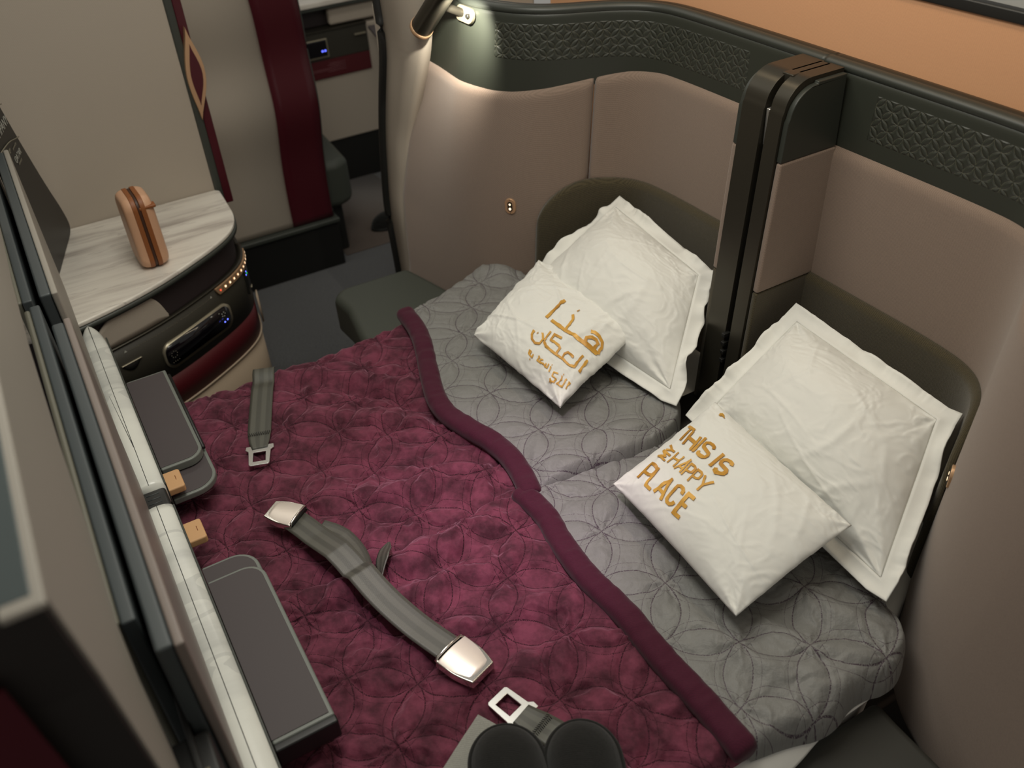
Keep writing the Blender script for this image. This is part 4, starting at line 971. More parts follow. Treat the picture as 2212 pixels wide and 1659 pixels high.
# storage slot with taupe sliding cover, console plate, burgundy band, beige base
face_patch('storage_cover', sA - 0.035, sB + 0.004, lambda s: 0.552, lambda s: 0.552 + 0.072 * min(1, max(0.12, 1 - (max(0, s - (sB - 0.05)) / 0.055) ** 3)) * min(1, 0.35 + 0.65 * math.sqrt(max(0, min(1, (s - sA + 0.035) / 0.05)))), TAUPE2, co, -0.004, 0.008, 60, 6)
face_patch('console_plate', 0.0, SMAX, 0.402, 0.548, DKPANEL, co, 0.0, 0.014)
face_patch('plate_lip', 0.0, SMAX - 0.15, 0.5475, 0.5505, BRONZE, co, 0.003, 0.014)
face_patch('burgundy_band', 0.0, SMAX, 0.315, 0.402, BURG, co, -0.001, 0.014)
face_patch('band_edge', 0.0, SMAX, 0.3115, 0.3155, BEIGE, co, 0.003, 0.016)
face_patch('base_panel', 0.0, SMAX, 0.05, 0.312, BEIGE, co, -0.002, 0.014)
face_patch('kick_plate', 0.0, SMAX, 0.0, 0.05, BLACK, co, -0.012, 0.014)
# gold key strip
g0, g1 = s_near(-2.128, 0.287), s_near(-2.30, 0.41)
def gz(s): return 0.524
strip = face_patch('key_strip', g0, g1, lambda s: 0.543 - 0.020 * min(1, (s - g0) / 0.012 + 0.15), 0.5455, GOLD, co, 0.006, 0.016, 60, 3, 0.001)
nk = 11
for k in range(nk):
    s = g0 + 0.016 + (g1 - g0 - 0.02) * k / (nk - 1)
    p = Vector(face_pt(s, 0.534, 0.0066)); q = Vector(face_pt(s + 0.004, 0.534, 0.0066)); tdir = (q - p).normalized(); nd_ = tdir.cross(Vector((0, 0, 1)))
    if nd_.dot(Vector(face_pt(s, 0.534, 0.02)) - p) < 0: nd_ = -nd_
    rs = random.Random(k); V = []; F = []
    V = []; kk2 = 9
    for i in range(kk2):
        a = 2 * math.pi * i / kk2; r = 0.0026 * (1 if k == 1 else (0.45 + 0.75 * abs(math.sin(i * 1.7 + k * 2.1))))
        V.append(p + tdir * math.cos(a) * r + Vector((0, 0, 1)) * math.sin(a) * r * 1.2 + nd_ * 0.0006)
    mesh('key_icon', V, [tuple(range(kk2))], REDGLOW if k == 0 else GLOW, strip, solid=0.0004)
    if k < nk - 1:
        s2 = s + (g1 - g0 - 0.02) / (nk - 1) / 2; face_patch('key_gap', s2 - 0.0004, s2 + 0.0004, 0.5255, 0.543, BRONZE, strip, 0.0064, 0.001, 2, 2)
# control screen, pill shaped with champagne frame
def pill_on_face(name, s0, s1, z0, z1, m, parent, off, th, r=0.03, n=8, skew=0.0):
    pts = rrect(s0, z0, s1, z1, r, n); pts2 = [pts[i] for i in range(len(pts))]
    k = len(pts2); V = [face_pt(s, z, off) for s, z in pts2] + [face_pt(s, z, off - th) for s, z in pts2]
    F = [tuple(range(k)), tuple(range(k, 2 * k))[::-1]] + [(i, k + i, k + (i + 1) % k, (i + 1) % k) for i in range(k)]
    return mesh(name, V, F, m, parent)
cs0, cs1 = s_near(-2.028, 0.118) - 0.004, s_near(-2.140, 0.302)
fr = pill_on_face('screen_frame', cs0 - 0.004, cs1 + 0.012, 0.424, 0.496, CHAMP, co, 0.008, 0.012, 0.026)
pill_on_face('screen', cs0, cs1 + 0.004, 0.4325, 0.4915, GLASSB, co, 0.0095, 0.006, 0.022)
for k in range(12):
    a = 2 * math.pi * k / 8; r = 0.0085
    if k < 8: s, z = cs0 + 0.021 + math.cos(a) * r, 0.462 + math.sin(a) * r
    else: s, z = cs0 + 0.012 + 0.006 * (k - 8), 0.442 + (0.001 if k % 2 else 0)
    p = face_pt(s, z, 0.0102); cyl('button_mark', p, face_pt(s, z, 0.0106), 0.0012, DIMTXT, fr, 8, 0)
for k in range(6):
    a = 2 * math.pi * k / 5; s, z = (cs1 - 0.020 + math.cos(a) * 0.006, 0.472 + math.sin(a) * 0.006) if k < 5 else (cs1 - 0.034, 0.482)
    cyl('button_mark', face_pt(s, z, 0.0102), face_pt(s, z, 0.0107), 0.0019, WHITETXT, fr, 10, 0)
for k in range(2): cyl('blue_light', face_pt(cs1 - 0.022 + 0.011 * k, 0.4505 + 0.0015 * k, 0.0102), face_pt(cs1 - 0.022 + 0.011 * k, 0.4505 + 0.0015 * k, 0.0108), 0.0022, BLUEGLOW, fr, 12, 0)
# printed warning line along the plate
def face_text(name, body, s0, s1, z, size, m, parent, off=0.0008):
    c = bpy.data.curves.new(name, 'FONT'); c.body = body; c.size = size; c.align_x = 'LEFT'
    to = bpy.data.objects.new(name, c); COL.objects.link(to); bpy.context.view_layer.update()
    me = bpy.data.meshes.new_from_object(to.evaluated_get(bpy.context.evaluated_depsgraph_get())); bpy.data.objects.remove(to); bpy.data.curves.remove(c)
    xs = [v.co.x for v in me.vertices]; W_ = max(xs) - min(xs); sc = (s1 - s0) / W_
    wl = Vector(parent.location)
    for v in me.vertices:
        v.co = Vector(face_pt(s0 + (v.co.x - min(xs)) * sc, z + v.co.y, off)) - wl
    me.materials.clear(); me.materials.append(m)
    o = bpy.data.objects.new(name, me); COL.objects.link(o); o.parent = parent; return o
t0, t1 = s_near(-1.997, 0.040), s_near(-2.118, 0.272)
face_text('printed_warning', 'No stowage in this area during taxi, take off and landing  |  ', t0, t0 + (t1 - t0) * 0.56, 0.5275, 0.0055, DIMTXT, co)
face_text('printed_warning', 'No stowage in this area during taxi, take off', t0 + (t1 - t0) * 0.58, t1 - 0.006, 0.5275, 0.0055, DIMTXT, co)
for s in (t0 - 0.008, t1):
    V = [face_pt(s - 0.004, 0.528, 0.001), face_pt(s + 0.004, 0.528, 0.001), face_pt(s, 0.535, 0.001)]; mesh('warning_triangle', V, [(0, 1, 2)], WHITETXT, co)
# latch recess
l0 = s_near(-1.990, 0.02); face_patch('latch_recess', l0 - 0.006, l0 + 0.045, lambda s: 0.497 - 0.020 * math.sin(math.pi * min(1, max(0, (s - l0 + 0.006) / 0.051))), 0.498, BLACK, co, 0.002, 0.004, 20, 3)
face_patch('latch_edge', l0 - 0.006, l0 + 0.047, 0.4975, 0.500, CHAMP, co, 0.005, 0.006, 20, 2)
# socket panel round the end
e0 = s_near(-2.21, 0.38) + 0.012
so = pill_on_face('socket_panel', e0, e0 + 0.045, 0.445, 0.520, BLACK, co, 0.004, 0.006, 0.006)
for k, (ds, z, m_) in enumerate(((0.008, 0.503, BLUEGLOW), (0.012, 0.511, BLUEGLOW), (0.018, 0.503, GREENGLOW))): cyl('socket_light', face_pt(e0 + ds, z, 0.004), face_pt(e0 + ds, z, 0.005), 0.0021, m_, so, 10, 0)
face_patch('socket_edge', e0 + 0.030, e0 + 0.044, 0.449, 0.453, CHAMP, so, 0.006, 0.004, 6, 2)
# leaflet pocket
pk = face_patch('literature_pocket', s_near(-2.26, 0.402), s_near(-2.29, 0.408), 0.33, 0.418, BEIGE, co, 0.012, 0.004, 6, 2)

# amenity case on the marble
ac = empty('amenity_case', (-2.165, 0.172, 0.6505), 'peach hard case with brown leather zip band standing on the marble console', 'case')
def rbox_profile(w, h, r, n=8): return rrect(-w / 2, 0, w / 2, h, r, n)
PEACHL = mat('peach_shell_leather', (0.62, 0.36, 0.22), 0.42); BROWNL = mat('brown_band_leather', (0.26, 0.085, 0.022), 0.5); ZIP = mat('dark_zip', (0.05, 0.02, 0.01), 0.5); BRASS = mat('brass', (0.75, 0.52, 0.15), 0.3, 0.9)
def case_slab(name, t0_, t1_, w, h, r, m, inset0=0.0, inset1=0.0, steps=1, z0=0.0):
    """slab between two offsets along the thickness axis (world +y), profile in x,z; insets round the shells"""
    V = []; prof = []
    for k in range(steps + 1):
        a = k / steps; t_ = t0_ + (t1_ - t0_) * a; ins = inset0 * (1 - math.sqrt(max(0, 1 - (1 - a) ** 2))) if inset0 else inset1 * (1 - math.sqrt(max(0, 1 - a ** 2)))
        prof.append((t_, ins))
    pts0 = rbox_profile(w, h, r); n = len(pts0)
    for t_, ins in prof:
        for x, z in pts0:
            cx, cz = 0, h / 2; sx = 1 - 2 * ins / w; sz = 1 - 2 * ins / h
            tap = 1 - 0.10 * (z / h)
            X = (x * sx) * tap; Z = cz + (z - cz) * sz + z0
            V.append((-2.165 + X * ROTC - t_ * ROTS, 0.172 + X * ROTS + t_ * ROTC, 0.651 + Z))
    F = []
    for k in range(steps):
        for i in range(n): F.append((k * n + i, k * n + (i + 1) % n, (k + 1) * n + (i + 1) % n, (k + 1) * n + i))
    F += [tuple(range(n))[::-1], tuple(range(steps * n, (steps + 1) * n))]
    return mesh(name, V, [f[::-1] for f in F], m, ac, bevel=0.0015)
ROTC, ROTS = math.cos(math.radians(2)), math.sin(math.radians(2))
case_slab('shell_half', -0.034, -0.012, 0.115, 0.178, 0.028, PEACHL, inset0=0.014, steps=8)
case_slab('shell_half', 0.012, 0.034, 0.115, 0.178, 0.028, PEACHL, inset1=0.014, steps=8)
case_slab('leather_band', -0.0145, -0.0035, 0.118, 0.181, 0.029, BROWNL, z0=-0.0015)
case_slab('leather_band', 0.0035, 0.0145, 0.118, 0.181, 0.029, BROWNL, z0=-0.0015)
case_slab('zip_tape', -0.0036, 0.0036, 0.114, 0.177, 0.028, ZIP)
zp = box('zip_pull', (-2.135, 0.174, 0.801), (-2.112, 0.212, 0.8085), BROWNL, ac, bevel=0.0025, seg=3)
for dx_, dy_ in ((0, 0.0), (0.008, 0.0), (0, 0.006), (0.008, 0.006)): cyl('rivet', (-2.121 - dx_ + 0.002, 0.176 + dy_ * 1.6, 0.808), (-2.121 - dx_ + 0.002, 0.176 + dy_ * 1.6, 0.8098), 0.0018, BRASS, zp, 10, 0.0003)

# dark curved film panel with lettering at the far left
sp = empty('sign_panel', (-2.32, 0.0, 0.65), 'black curved panel with white lettering rising behind the monitors at the left edge', 'sign')
A_ = np.array((-2.48, 0.032)); B_ = np.array((-2.18, -0.05)); dAB = (B_ - A_) / np.linalg.norm(B_ - A_)
def pan(s, z, off=0.0): return (A_[0] + dAB[0] * s - dAB[1] * off * -1 * -1, A_[1] + dAB[1] * s + dAB[0] * off, z)
prof = resample([(0.235, 1.12), (0.197, 1.043), (0.158, 0.953), (0.086, 0.807), (0.035, 0.725), (0.012, 0.668), (0.030, 0.6515), (0.14, 0.6515), (0.33, 0.6515)], 60)
poly2 = [tuple(p) for p in prof] + [(0.355, 0.6515), (0.355, 1.12)]
k = len(poly2); V = [pan(s, z, 0.0) for s, z in poly2] + [pan(s, z, -0.010) for s, z in poly2]
F = [tuple(range(k)), tuple(range(k, 2 * k))[::-1]] + [(i, k + i, k + (i + 1) % k, (i + 1) % k) for i in range(k)]
mesh('panel', V, F, BLACK, sp, bevel=0.002)
xd = Vector((dAB[0], dAB[1], 0.0)); 
def pl_text(body, s, z, size, m=WHITETXT, rot=0.0):
    o = Vector(pan(s, z, 0.0012)); a = math.radians(rot); X_ = xd * -math.cos(a) + Vector((0, 0, math.sin(a))); Y_ = xd * math.sin(a) * 1 + Vector((0, 0, math.cos(a)))
    text('lettering', body, size, m, sp, o, X_, Y_, 0.0002)
pl_text('COMPANY', 0.262, 1.012, 0.030, WHITETXT, 0); pl_text('of the design', 0.285, 0.965, 0.014, DIMTXT, 0)
pl_text('QATAR', 0.214, 0.935, 0.020, WHITETXT, 0); pl_text('powered by', 0.212, 0.957, 0.008, DIMTXT, 0); pl_text('AIRWAYS', 0.214, 0.920, 0.008, DIMTXT, 0)
for pts_ in ([(0.188, 1.045), (0.23, 1.055), (0.32, 1.07)], [(0.157, 0.958), (0.19, 0.965), (0.24, 0.978), (0.33, 0.985)]):
    q = resample(pts_, 20); tube('gold_line', [pan(s, z, 0.002) for s, z in q], 0.0013, DIMTXT, sp, 6)

# ================================================================== marble ledge, trays and monitors over the foot of the bed
def ledge(name, x0, x1, tip, label):
    e = empty(name, ((x0 + x1) / 2, -0.02, 0.62), label, 'ledge', 'marble ledges over the foot of the bed')
    N = 60; K = 13; V = []
    for i in range(N):
        x = x0 + (x1 - x0) * i / (N - 1); k = 1.0
        if tip: k = math.sqrt(max(0.0, min(1, 1 - (1 - min(1, (x - x0) / 0.13)) ** 2))) * 0.97 + 0.03
        w = 0.0265 * k; yc = -0.0205
        for j in range(K):
            a = math.pi * j / (K - 1); V.append((x, yc - w * math.cos(a), 0.652 - 0.016 * (1 - math.sin(a) ** 0.8) - 0.008 * (1 - k)))
        V.append((x, yc + w, 0.60)); V.append((x, yc - w, 0.60))
    K2 = K + 2; F = []
    for i in range(N - 1):
        for j in range(K2): F.append((i * K2 + j, (i + 1) * K2 + j, (i + 1) * K2 + (j + 1) % K2, i * K2 + (j + 1) % K2))
    F += [tuple(range(K2)), tuple(range((N - 1) * K2, N * K2))[::-1]]
    mesh('marble_cap', V, F, MARBLE2, e)
    tube('centre_joint', [(x0 + (x1 - x0) * t_, -0.0195, 0.6519 - (0.009 if (tip and t_ == 0) else 0)) for t_ in (0, 0.04, 0.1, 0.3, 0.6, 1.0)], 0.0006, BLACK, e, 6)
    if tip: tube('hairline_joint', [(x0 + 0.06, -0.043, 0.639), (x0 + 0.16, -0.036, 0.6475), (x0 + 0.32, -0.028, 0.651), (x0 + 0.50, -0.0198, 0.6522)], 0.0006, BLACK, e, 6)
    box('ledge_edge_strip', (x0 + (0.07 if tip else 0), 0.0045, 0.585), (x1, 0.008, 0.643), DKGREEN, e, bevel=0.001)
    return e
ledge('marble_ledge', -1.955, -1.335, True, 'white marble ledge with a pointed end, far one, above the left tray')
ledge('marble_ledge', -1.275, -0.52, False, 'white marble ledge running to the bottom of the picture beside the near tray')
gp = empty('ledge_hinge', (-1.305, -0.02, 0.62), 'black hinge block between the two marble ledges', 'hinge')
box('hinge_block', (-1.335, -0.043, 0.60), (-1.275, 0.004, 0.640), BLACK, gp, bevel=0.006, seg=3)
for k in range(3): box('hinge_line', (-1.322 + 0.012 * k, -0.03, 0.6398), (-1.3205 + 0.012 * k, -0.008, 0.6406), SLATE, gp, bevel=0)
# body below the ledge (footwell face)
fw = empty('footwell_panel', (-1.2, -0.03, 0.3), 'dark panel under the marble ledges above the foot of the quilts', 'panel')
box('panel', (-1.955, -0.042, 0.0), (-0.50, -0.028, 0.598), DKPANEL, fw, bevel=0.002)
def leaf(name, x0, x1, y1, z0, z1, rn, corners, parent, edge_in=0.006):
    """corner order for rrect: (x1,y1),(x0,y1),(x0,y0),(x1,y0)"""
    o = prism(name, rrect(x0, 0.009, x1, y1, rn, 7, corners), z0, z1 - 0.0006, TRAYEDGE, parent, 0.003, 3)
    prism('top_panel', rrect(x0 + edge_in, 0.009, x1 - edge_in, y1 - edge_in, max(0.004, rn - edge_in), 7, corners), z1 - 0.002, z1 + 0.0006, TRAYTOP, o, 0.0008)
    return o
tA = empty('folding_tray', (-1.58, 0.01, 0.59), 'stowed two leaf tray table under the far marble ledge, rounded corner towards the tan tabs', 'tray table', 'stowed folding trays at the foot of the bed')
leaf('lower_leaf', -1.74, -1.358, 0.097, 0.568, 0.582, 0.045, (1, 0, 0, 0), tA); leaf('upper_leaf', -1.752, -1.428, 0.091, 0.584, 0.602, 0.032, (1, 0, 0, 0), tA)
tube('edge_bumper', [(-1.74, 0.0935, 0.592), (-1.46, 0.0935, 0.592)], 0.004, BLACK, tA, 8)
tB = empty('folding_tray', (-0.95, 0.01, 0.59), 'stowed two leaf tray table beside the near marble ledge at the bottom of the picture', 'tray table', 'stowed folding trays at the foot of the bed')
leaf('lower_leaf', -1.168, -0.79, 0.096, 0.566, 0.582, 0.040, (0, 1, 0, 0), tB); leaf('upper_leaf', -1.112, -0.779, 0.097, 0.584, 0.602, 0.034, (0, 1, 0, 0), tB)
box('end_cap', (-0.782, 0.008, 0.562), (-0.768, 0.098, 0.599), BLACK, tB, bevel=0.003)
for i, (x0, x1) in enumerate(((-1.405, -1.352), (-1.255, -1.204))):
    tb = empty('leather_tab', ((x0 + x1) / 2, 0.02, 0.6), 'tan leather pull tab ' + ('on the rounded end of the far tray' if i == 0 else 'standing alone just below the black hinge'), 'tab', 'tan leather pull tabs along the marble ledge')
    prism('tab', rrect(x0, 0.006, x1, 0.037, 0.005, 4, (1, 1, 0, 0)), 0.596, 0.611, TAN, tb, 0.003, 3)
    box('embossed_line', (x0 + 0.018, 0.026, 0.6109), (x0 + 0.030, 0.0272, 0.6113), BROWNL, tb, bevel=0)

# monitors standing between the rows (seen along their top edges)
def monitor(x0, x1, y0, y1, yb, zt, zb, label, shell, bezel, zbb=None):
    e = empty('monitor', ((x0 + x1) / 2, (y0 + y1) / 2, zb), label, 'monitor', 'monitors standing edge on beside the marble ledges')
    box('monitor_shell', (x0, y0, zb), (x1, yb, zt), shell, e, bevel=0.004, seg=3)
    box('monitor_bezel', (x0 - 0.006, yb, zb), (x1 + 0.004, y1, zt + 0.001), bezel, e, bevel=0.003, seg=3)
    return e
monitor(-1.333, -0.650, -0.0600, -0.0320, -0.0425, 1.0, 0.66, 'near slate monitor seen edge on, directly above the near marble ledge', SLATE, PINKG)
monitor(-2.125, -1.433, -0.064, -0.036, -0.046, 1.0, 0.66, 'far slate monitor seen edge on above the marble console', SLATE, STONE)
monitor(-1.40, -0.705, -0.0905, -0.0665, -0.0815, 1.0, 0.60, 'back to back monitor of the facing seats with a thin olive rim, nearer one', OLIVRIM, SLATE)
monitor(-2.20, -1.43, -0.098, -0.074, -0.089, 1.0, 0.60, 'back to back monitor of the facing seats, upper left edge of the picture', OLIVRIM, SLATE)
db = empty('monitor_gap_fill', (-1.2, -0.06, 0.6), 'black filler standing in for shade in the gap between the screens, with a foot', 'bracket')
box('gap_shade_fill', (-2.10, -0.0662, 0.655), (-1.946, -0.0603, 0.88), BLACK, db, bevel=0.001)  # black bars added so the gap between the screens reads as shaded
box('gap_shade_fill', (-1.945, -0.0662, 0.30), (-0.45, -0.0603, 0.88), BLACK, db, bevel=0.001)
box('cradle_foot', (-0.645, -0.085, 0.30), (-0.47, -0.045, 0.87), BLACK, db, bevel=0.004)
box('cradle_sticker', (-0.60, -0.080, 0.8701), (-0.575, -0.055, 0.8708), CHAMP, db, bevel=0)
# near monitor housing of the facing seats: dark body, beige flank, teal glass on top
nm = empty('monitor', (-0.8, -0.2, 1.1), 'large blurred teal glass monitor in a beige frame in the lower left corner', 'monitor')
XZ = [(-0.446, 1.297), (-0.480, 1.178), (-0.508, 1.033), (-0.540, 0.860), (-0.600, 0.862), (-0.622, 0.905), (-0.640, 0.985), (-0.675, 1.030), (-0.80, 1.042), (-0.917, 1.078), (-1.10, 1.105), (-1.30, 1.10), (-1.75, 1.05), (-1.75, 1.297)]
def xz_prism(name, pts, y0, y1, m, parent, bevel=0.002):
    k = len(pts); V = [(x, y0, z) for x, z in pts] + [(x, y1, z) for x, z in pts]
    F = [tuple(range(k)), tuple(range(k, 2 * k))[::-1]] + [(i, k + i, k + (i + 1) % k, (i + 1) % k) for i in range(k)]
    return mesh(name, V, [f[::-1] for f in F], m, parent, bevel=bevel, smooth=False)
xz_prism('monitor_body', XZ, -0.34, -0.0835, DARKBR, nm)
xz_prism('side_panel', [(x - 0.004 if i < 4 else x, z) for i, (x, z) in enumerate(XZ)], -0.0834, -0.0805, STONE, nm, 0.001)
box('monitor_frame', (-1.75, -0.106, 1.2972), (-0.439, -0.080, 1.303), STONE, nm, bevel=0.002)
box('monitor_frame', (-0.452, -0.34, 1.2972), (-0.437, -0.106, 1.303), DARKBR, nm, bevel=0.002)
box('monitor_glass', (-1.74, -0.34, 1.2975), (-0.449, -0.0865, 1.3035), TEAL, nm, bevel=0.001)
V = [(-0.4445 - 0.1915 * (1.297 - z) + o, y, z) for o in (0.0, 0.003) for y, z in ((-0.34, 0.90), (-0.126, 0.90), (-0.126, 1.235), (-0.34, 1.285))]
mesh('burgundy_end', V, [(0, 3, 2, 1), (4, 5, 6, 7), (0, 1, 5, 4), (1, 2, 6, 5), (2, 3, 7, 6), (3, 0, 4, 7)], BURG2, nm, smooth=False)

# ================================================================== seat belts
def zbed(x, y):
    a = np.array([float(x)]); b_ = np.array([float(y)])
    return float(z_left(a, b_)[0]) if x < -1.065 else float(z_right(a, b_)[0])
def strap(name, path, width, m, parent, off=0.011, widths=None, n=120, twist=None, zs=None):
    p = resample([q[:2] for q in path], n); s = np.linspace(0, 1, n)
    t_ = np.gradient(p, axis=0); t_ /= np.linalg.norm(t_, axis=1)[:, None] + 1e-9; m_ = np.stack([-t_[:, 1], t_[:, 0]], 1)
    L = np.r_[0, np.cumsum(np.linalg.norm(np.diff(p, axis=0), axis=1))]
    V = []; U = []; K = 9
    for i in range(n):
        w = width if widths is None else float(np.interp(s[i], [a for a, _ in widths], [b_ for _, b_ in widths]))
        tw = 0 if twist is None else float(np.interp(s[i], [a for a, _ in twist], [b_ for _, b_ in twist]))
        zc = zbed(*p[i]) + off if zs is None else float(np.interp(s[i], [a for a, _ in zs], [b_ for _, b_ in zs]))
        for k in range(K):
            c = (k / (K - 1) - 0.5); V.append((p[i, 0] + m_[i, 0] * c * w * math.cos(tw), p[i, 1] + m_[i, 1] * c * w * math.cos(tw), zc + c * w * math.sin(tw))); U.append((L[i], k / (K - 1)))
    return mesh(name, V, grid_faces(n, K, 0, True), m, parent, uvs=U, solid=0.0022, solid_off=0)
def frame_xy(o, ang):
    c, s = math.cos(ang), math.sin(ang)
    return lambda u, v, z: (o[0] + u * c - v * s, o[1] + u * s + v * c, o[2] + z)
def tongue(parent, o, ang, sc=1.0):
    """steel plate with a square window; +u points away from the webbing"""
    f = frame_xy(o, ang); outer = [(-0.014, -0.027), (-0.004, -0.028), (0.002, -0.022), (0.042, -0.020), (0.045, -0.017), (0.045, 0.017), (0.042, 0.020), (0.002, 0.022), (-0.004, 0.028), (-0.014, 0.027)]
    inner = [(0.006, -0.012), (0.034, -0.012), (0.034, 0.012), (0.006, 0.012)]
    bmm = bmesh.new(); vo = [bmm.verts.new(f(u * sc, v * sc, 0.0015)) for u, v in outer]; vi = [bmm.verts.new(f(u * sc, v * sc, 0.0015)) for u, v in inner]
    eds = [bmm.edges.new((vo[i], vo[(i + 1) % len(vo)])) for i in range(len(vo))] + [bmm.edges.new((vi[i], vi[(i + 1) % 4])) for i in range(4)]
    bmesh.ops.triangle_fill(bmm, use_beauty=True, edges=eds); bmm.normal_update()
    if bmm.faces and sum(fc.normal.z for fc in bmm.faces) < 0: bmesh.ops.reverse_faces(bmm, faces=bmm.faces)
    me = bpy.data.meshes.new('tongue'); bmm.to_mesh(me); bmm.free(); me.materials.append(STEEL); me.transform(Matrix.Translation(-Vector(parent.location)))
    ob = bpy.data.objects.new('tongue', me); COL.objects.link(ob); ob.parent = parent
    sd = ob.modifiers.new('t', 'SOLIDIFY'); sd.thickness = 0.003; sd.offset = 0; bv = ob.modifiers.new('b', 'BEVEL'); bv.width = 0.0008; bv.segments = 2
    return ob
def stitches(parent, o, ang, w, rows=2, n=12):
    f = frame_xy(o, ang); V = []; F = []
    for r in range(rows):
        for k in range(n):
            v = (k / (n - 1) - 0.5) * w * 0.84; u = r * 0.006; du = 0.0045; dv = 0.0012 if r % 2 == 0 else -0.0012; b0 = len(V)
            V += [f(u, v, 0), f(u, v + 0.0011, 0), f(u + du, v + dv + 0.0011, 0), f(u + du, v + dv, 0)]; F.append((b0, b0 + 1, b0 + 2, b0 + 3))
    return mesh('stitching', V, F, STITCH, parent, solid=0.0008)
sb1 = empty('seat_belt', (-1.6, 0.23, 0.52), 'short grey seat belt with steel tongue over the far edge of the left quilt', 'seat belt')
ang = math.atan2(0.180 - 0.278, -1.42 + 1.702)
strap('webbing', [(-1.722, 0.286), (-1.64, 0.255), (-1.55, 0.222), (-1.505, 0.206), (-1.462, 0.193)], 0.047, WEB, sb1, 0.021, widths=[(0, 0.047), (0.82, 0.047), (0.93, 0.040), (1, 0.030)])
zt_ = zbed(-1.45, 0.19) + 0.017
tongue(sb1, (-1.458, 0.1915, zt_), ang); stitches(sb1, (-1.508, 0.207, zbed(-1.505, 0.206) + 0.0235), ang, 0.047)

sb2 = empty('seat_belt', (-1.0, 0.24, 0.54), 'long grey seat belt across the quilts with a silver buckle at each end', 'seat belt')
strap('webbing', [(-1.215, 0.182), (-1.19, 0.190), (-1.13, 0.206), (-1.07, 0.222), (-1.05, 0.226), (-0.98, 0.238), (-0.93, 0.250), (-0.87, 0.270), (-0.80, 0.298)], 0.047, WEB, sb2, 0.020, n=160,
      zs=[(0, 0.556), (0.15, 0.561), (0.30, 0.573), (0.42, 0.565), (0.47, 0.578), (0.6, 0.570), (0.8, 0.560), (1, 0.556)])
strap('webbing', [(-1.175, 0.212), (-1.14, 0.235), (-1.09, 0.248), (-1.05, 0.243)], 0.040, WEB, sb2, 0.012, n=60, twist=[(0, 0.1), (0.5, -0.25), (1, -0.5)], zs=[(0, 0.552), (0.4, 0.560), (1, 0.553)])
strap('webbing_loop', [(-1.072, 0.303), (-1.055, 0.288), (-1.03, 0.272), (-1.005, 0.258)], 0.034, WEB, sb2, 0.012, n=60, widths=[(0, 0.004), (0.25, 0.026), (0.6, 0.034), (1, 0.014)], twist=[(0, 0.3), (0.5, 0.7), (1, 1.1)], zs=[(0, 0.556), (0.5, 0.566), (1, 0.556)])
def buckle(parent, o, ang, sc=1.0, flip=False):
    """aircraft lift-lever buckle: satin lid tapering to the nose, chrome side frame"""
    f = frame_xy(o, ang); NU_, NV_ = 18, 13; V = []
    for i in range(NU_):
        u = i / (NU_ - 1); w = 0.030 * (1 - 0.30 * max(0, (u - 0.45) / 0.55) ** 1.5); 
        for j in range(NV_):
            v = j / (NV_ - 1) * 2 - 1; zz_ = 0.019 * (1 - 0.12 * u) * (1 - 0.22 * v * v) * (1 - 0.35 * max(0, (u - 0.88) / 0.12) ** 2)
            V.append(f((-0.030 + 0.062 * u) * sc, v * w * sc, zz_ * sc))
    lid = mesh('buckle_lid', V, grid_faces(NU_, NV_, 0, False), SATIN, parent, solid=0.0022 * sc, solid_off=-1, bevel=0.0008)
    V = []; outl = []
    for i in range(15): u = i / 14; outl.append((-0.034 + 0.070 * u, -0.0315 * (1 - 0.26 * max(0, (u - 0.45) / 0.55) ** 1.5)))
    o2 = outl + [(a, -b_) for a, b_ in outl[::-1]]; k = len(o2)
    V = [f(a * sc, b_ * sc, 0.000) for a, b_ in o2] + [f(a * 0.97 * sc, b_ * 0.985 * sc, 0.0145 * sc) for a, b_ in o2]
    F = [tuple(range(k))[::-1], tuple(range(k, 2 * k))] + [(i, (i + 1) % k, k + (i + 1) % k, k + i) for i in range(k)]
    mesh('buckle_frame', V, F, CHROME, parent, bevel=0.002, seg=3)
    q = [(-0.0335, -0.028), (-0.0335, 0.028)]
    lp_ = [f(-0.034 * sc, v * sc, z * sc) for v, z in ((-0.029, 0.003), (-0.029, 0.014), (-0.024, 0.0185), (0, 0.0205), (0.024, 0.0185), (0.029, 0.014), (0.029, 0.003), (0.0, 0.001))]
    tube('buckle_bar', lp_, 0.0022 * sc, CHROME, parent, 8, True)
    bb = [f(-0.0345 * sc, v * sc, z * sc) for v, z in ((-0.026, 0.003), (0.026, 0.003), (0.026, 0.016), (-0.026, 0.016))]
    mesh('buckle_mouth', bb, [(0, 1, 2, 3)], BLACK, parent, solid=0.001)
    return lid
buckle(sb2, (-0.783, 0.300, 0.552), math.atan2(0.302 - 0.285, 0.05) , 1.0)
buckle(sb2, (-1.236, 0.172, 0.552), math.atan2(-0.02, -0.045) + 0.25, 0.88)
sb3 = empty('seat_belt', (-0.66, 0.32, 0.54), 'short grey seat belt end with steel tongue beside the black slippers', 'seat belt')
a3 = math.atan2(0.318 - 0.352, -0.715 + 0.62)
strap('webbing', [(-0.676, 0.330), (-0.655, 0.338), (-0.62, 0.350), (-0.56, 0.372)], 0.045, WEB, sb3, 0.018, widths=[(0, 0.036), (0.25, 0.045), (1, 0.045)])
tongue(sb3, (-0.680, 0.3285, zbed(-0.68, 0.33) + 0.014), math.atan2(-0.012, -0.04)); stitches(sb3, (-0.645, 0.341, zbed(-0.64, 0.34) + 0.0205), math.atan2(0.02, 0.05), 0.042)

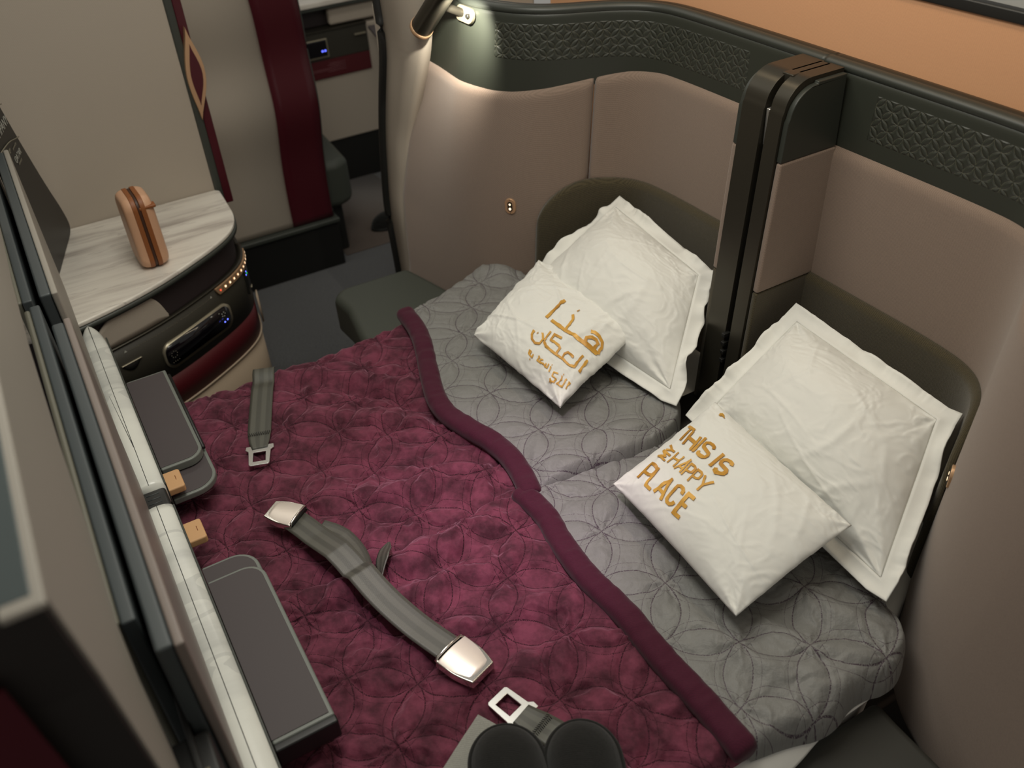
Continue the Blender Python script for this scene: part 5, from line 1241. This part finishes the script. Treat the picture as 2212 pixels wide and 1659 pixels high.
# ================================================================== slippers and folded jersey at the bottom edge
pj = empty('folded_jersey', (-0.64, 0.23, 0.54), 'grey jersey fabric corner sticking out from under the black slippers', 'clothing')
P = coons([(-0.699, 0.274), (-0.66, 0.205), (-0.56, 0.05)], [(-0.660, 0.295), (-0.56, 0.33), (-0.45, 0.33)], [(-0.699, 0.274), (-0.660, 0.295)], [(-0.56, 0.05), (-0.45, 0.33)], 40, 30)
X, Y = P[..., 0], P[..., 1]; Z = 0.556 + 0.006 * lnoise(X * 20, Y * 20, 5, 3)
mesh('jersey', np.stack([X, Y, Z], -1).reshape(-1, 3), grid_faces(40, 30, 0, False), GREYJER, pj, solid=0.008)
def slipper(o, ang, label):
    e = empty('slipper', o, label, 'slipper', 'black felt slippers at the bottom edge')
    f = frame_xy(o, ang)
    def outline(sc_, L=0.27, w=0.049):
        pts = []
        for i in range(40):
            a = math.pi * i / 39 - math.pi / 2; pts.append((-0.055 + 0.055 * math.cos(a) * 1.0 * sc_ , w * math.sin(a) * sc_))
        return [(p[0], p[1]) for p in pts]
    def ring(sc_):
        out = []
        for i in range(30):
            a = -math.pi / 2 + math.pi * i / 29; out.append((0.058 * math.cos(a) * sc_, 0.050 * math.sin(a) * sc_))
        for i in range(14):
            t_ = i / 13; out.append((-0.20 * (i + 1) / 14, (0.050 - 0.014 * t_) * sc_))
        for i in range(13, -1, -1):
            t_ = i / 13; out.append((-0.20 * (i + 1) / 14, -(0.050 - 0.014 * t_) * sc_))
        return out
    V = []; rows = [(1.0, 0.0), (1.03, 0.006), (1.0, 0.012), (0.985, 0.020), (0.93, 0.032), (0.80, 0.043), (0.55, 0.050), (0.2, 0.053)]
    n_ = len(ring(1))
    for sc_, z in rows:
        for u, v in ring(sc_): V.append(f(u, v, z))
    F = []
    for r in range(len(rows) - 1):
        for i in range(n_): F.append((r * n_ + i, r * n_ + (i + 1) % n_, (r + 1) * n_ + (i + 1) % n_, (r + 1) * n_ + i))
    F += [tuple(range((len(rows) - 1) * n_, len(rows) * n_)), tuple(range(n_))[::-1]]
    mesh('upper', V, F, BLKFELT, e)
    tube('edge_binding', [f(u, v, 0.026) for u, v in ring(0.985)], 0.0035, BLKFELT, e, 8, True)
slipper((-0.592, 0.264, 0.566), math.radians(166), 'black felt slipper, left one of the two rounded toes at the bottom edge')
slipper((-0.545, 0.350, 0.566), math.radians(158), 'black felt slipper, right one of the two rounded toes at the bottom edge')
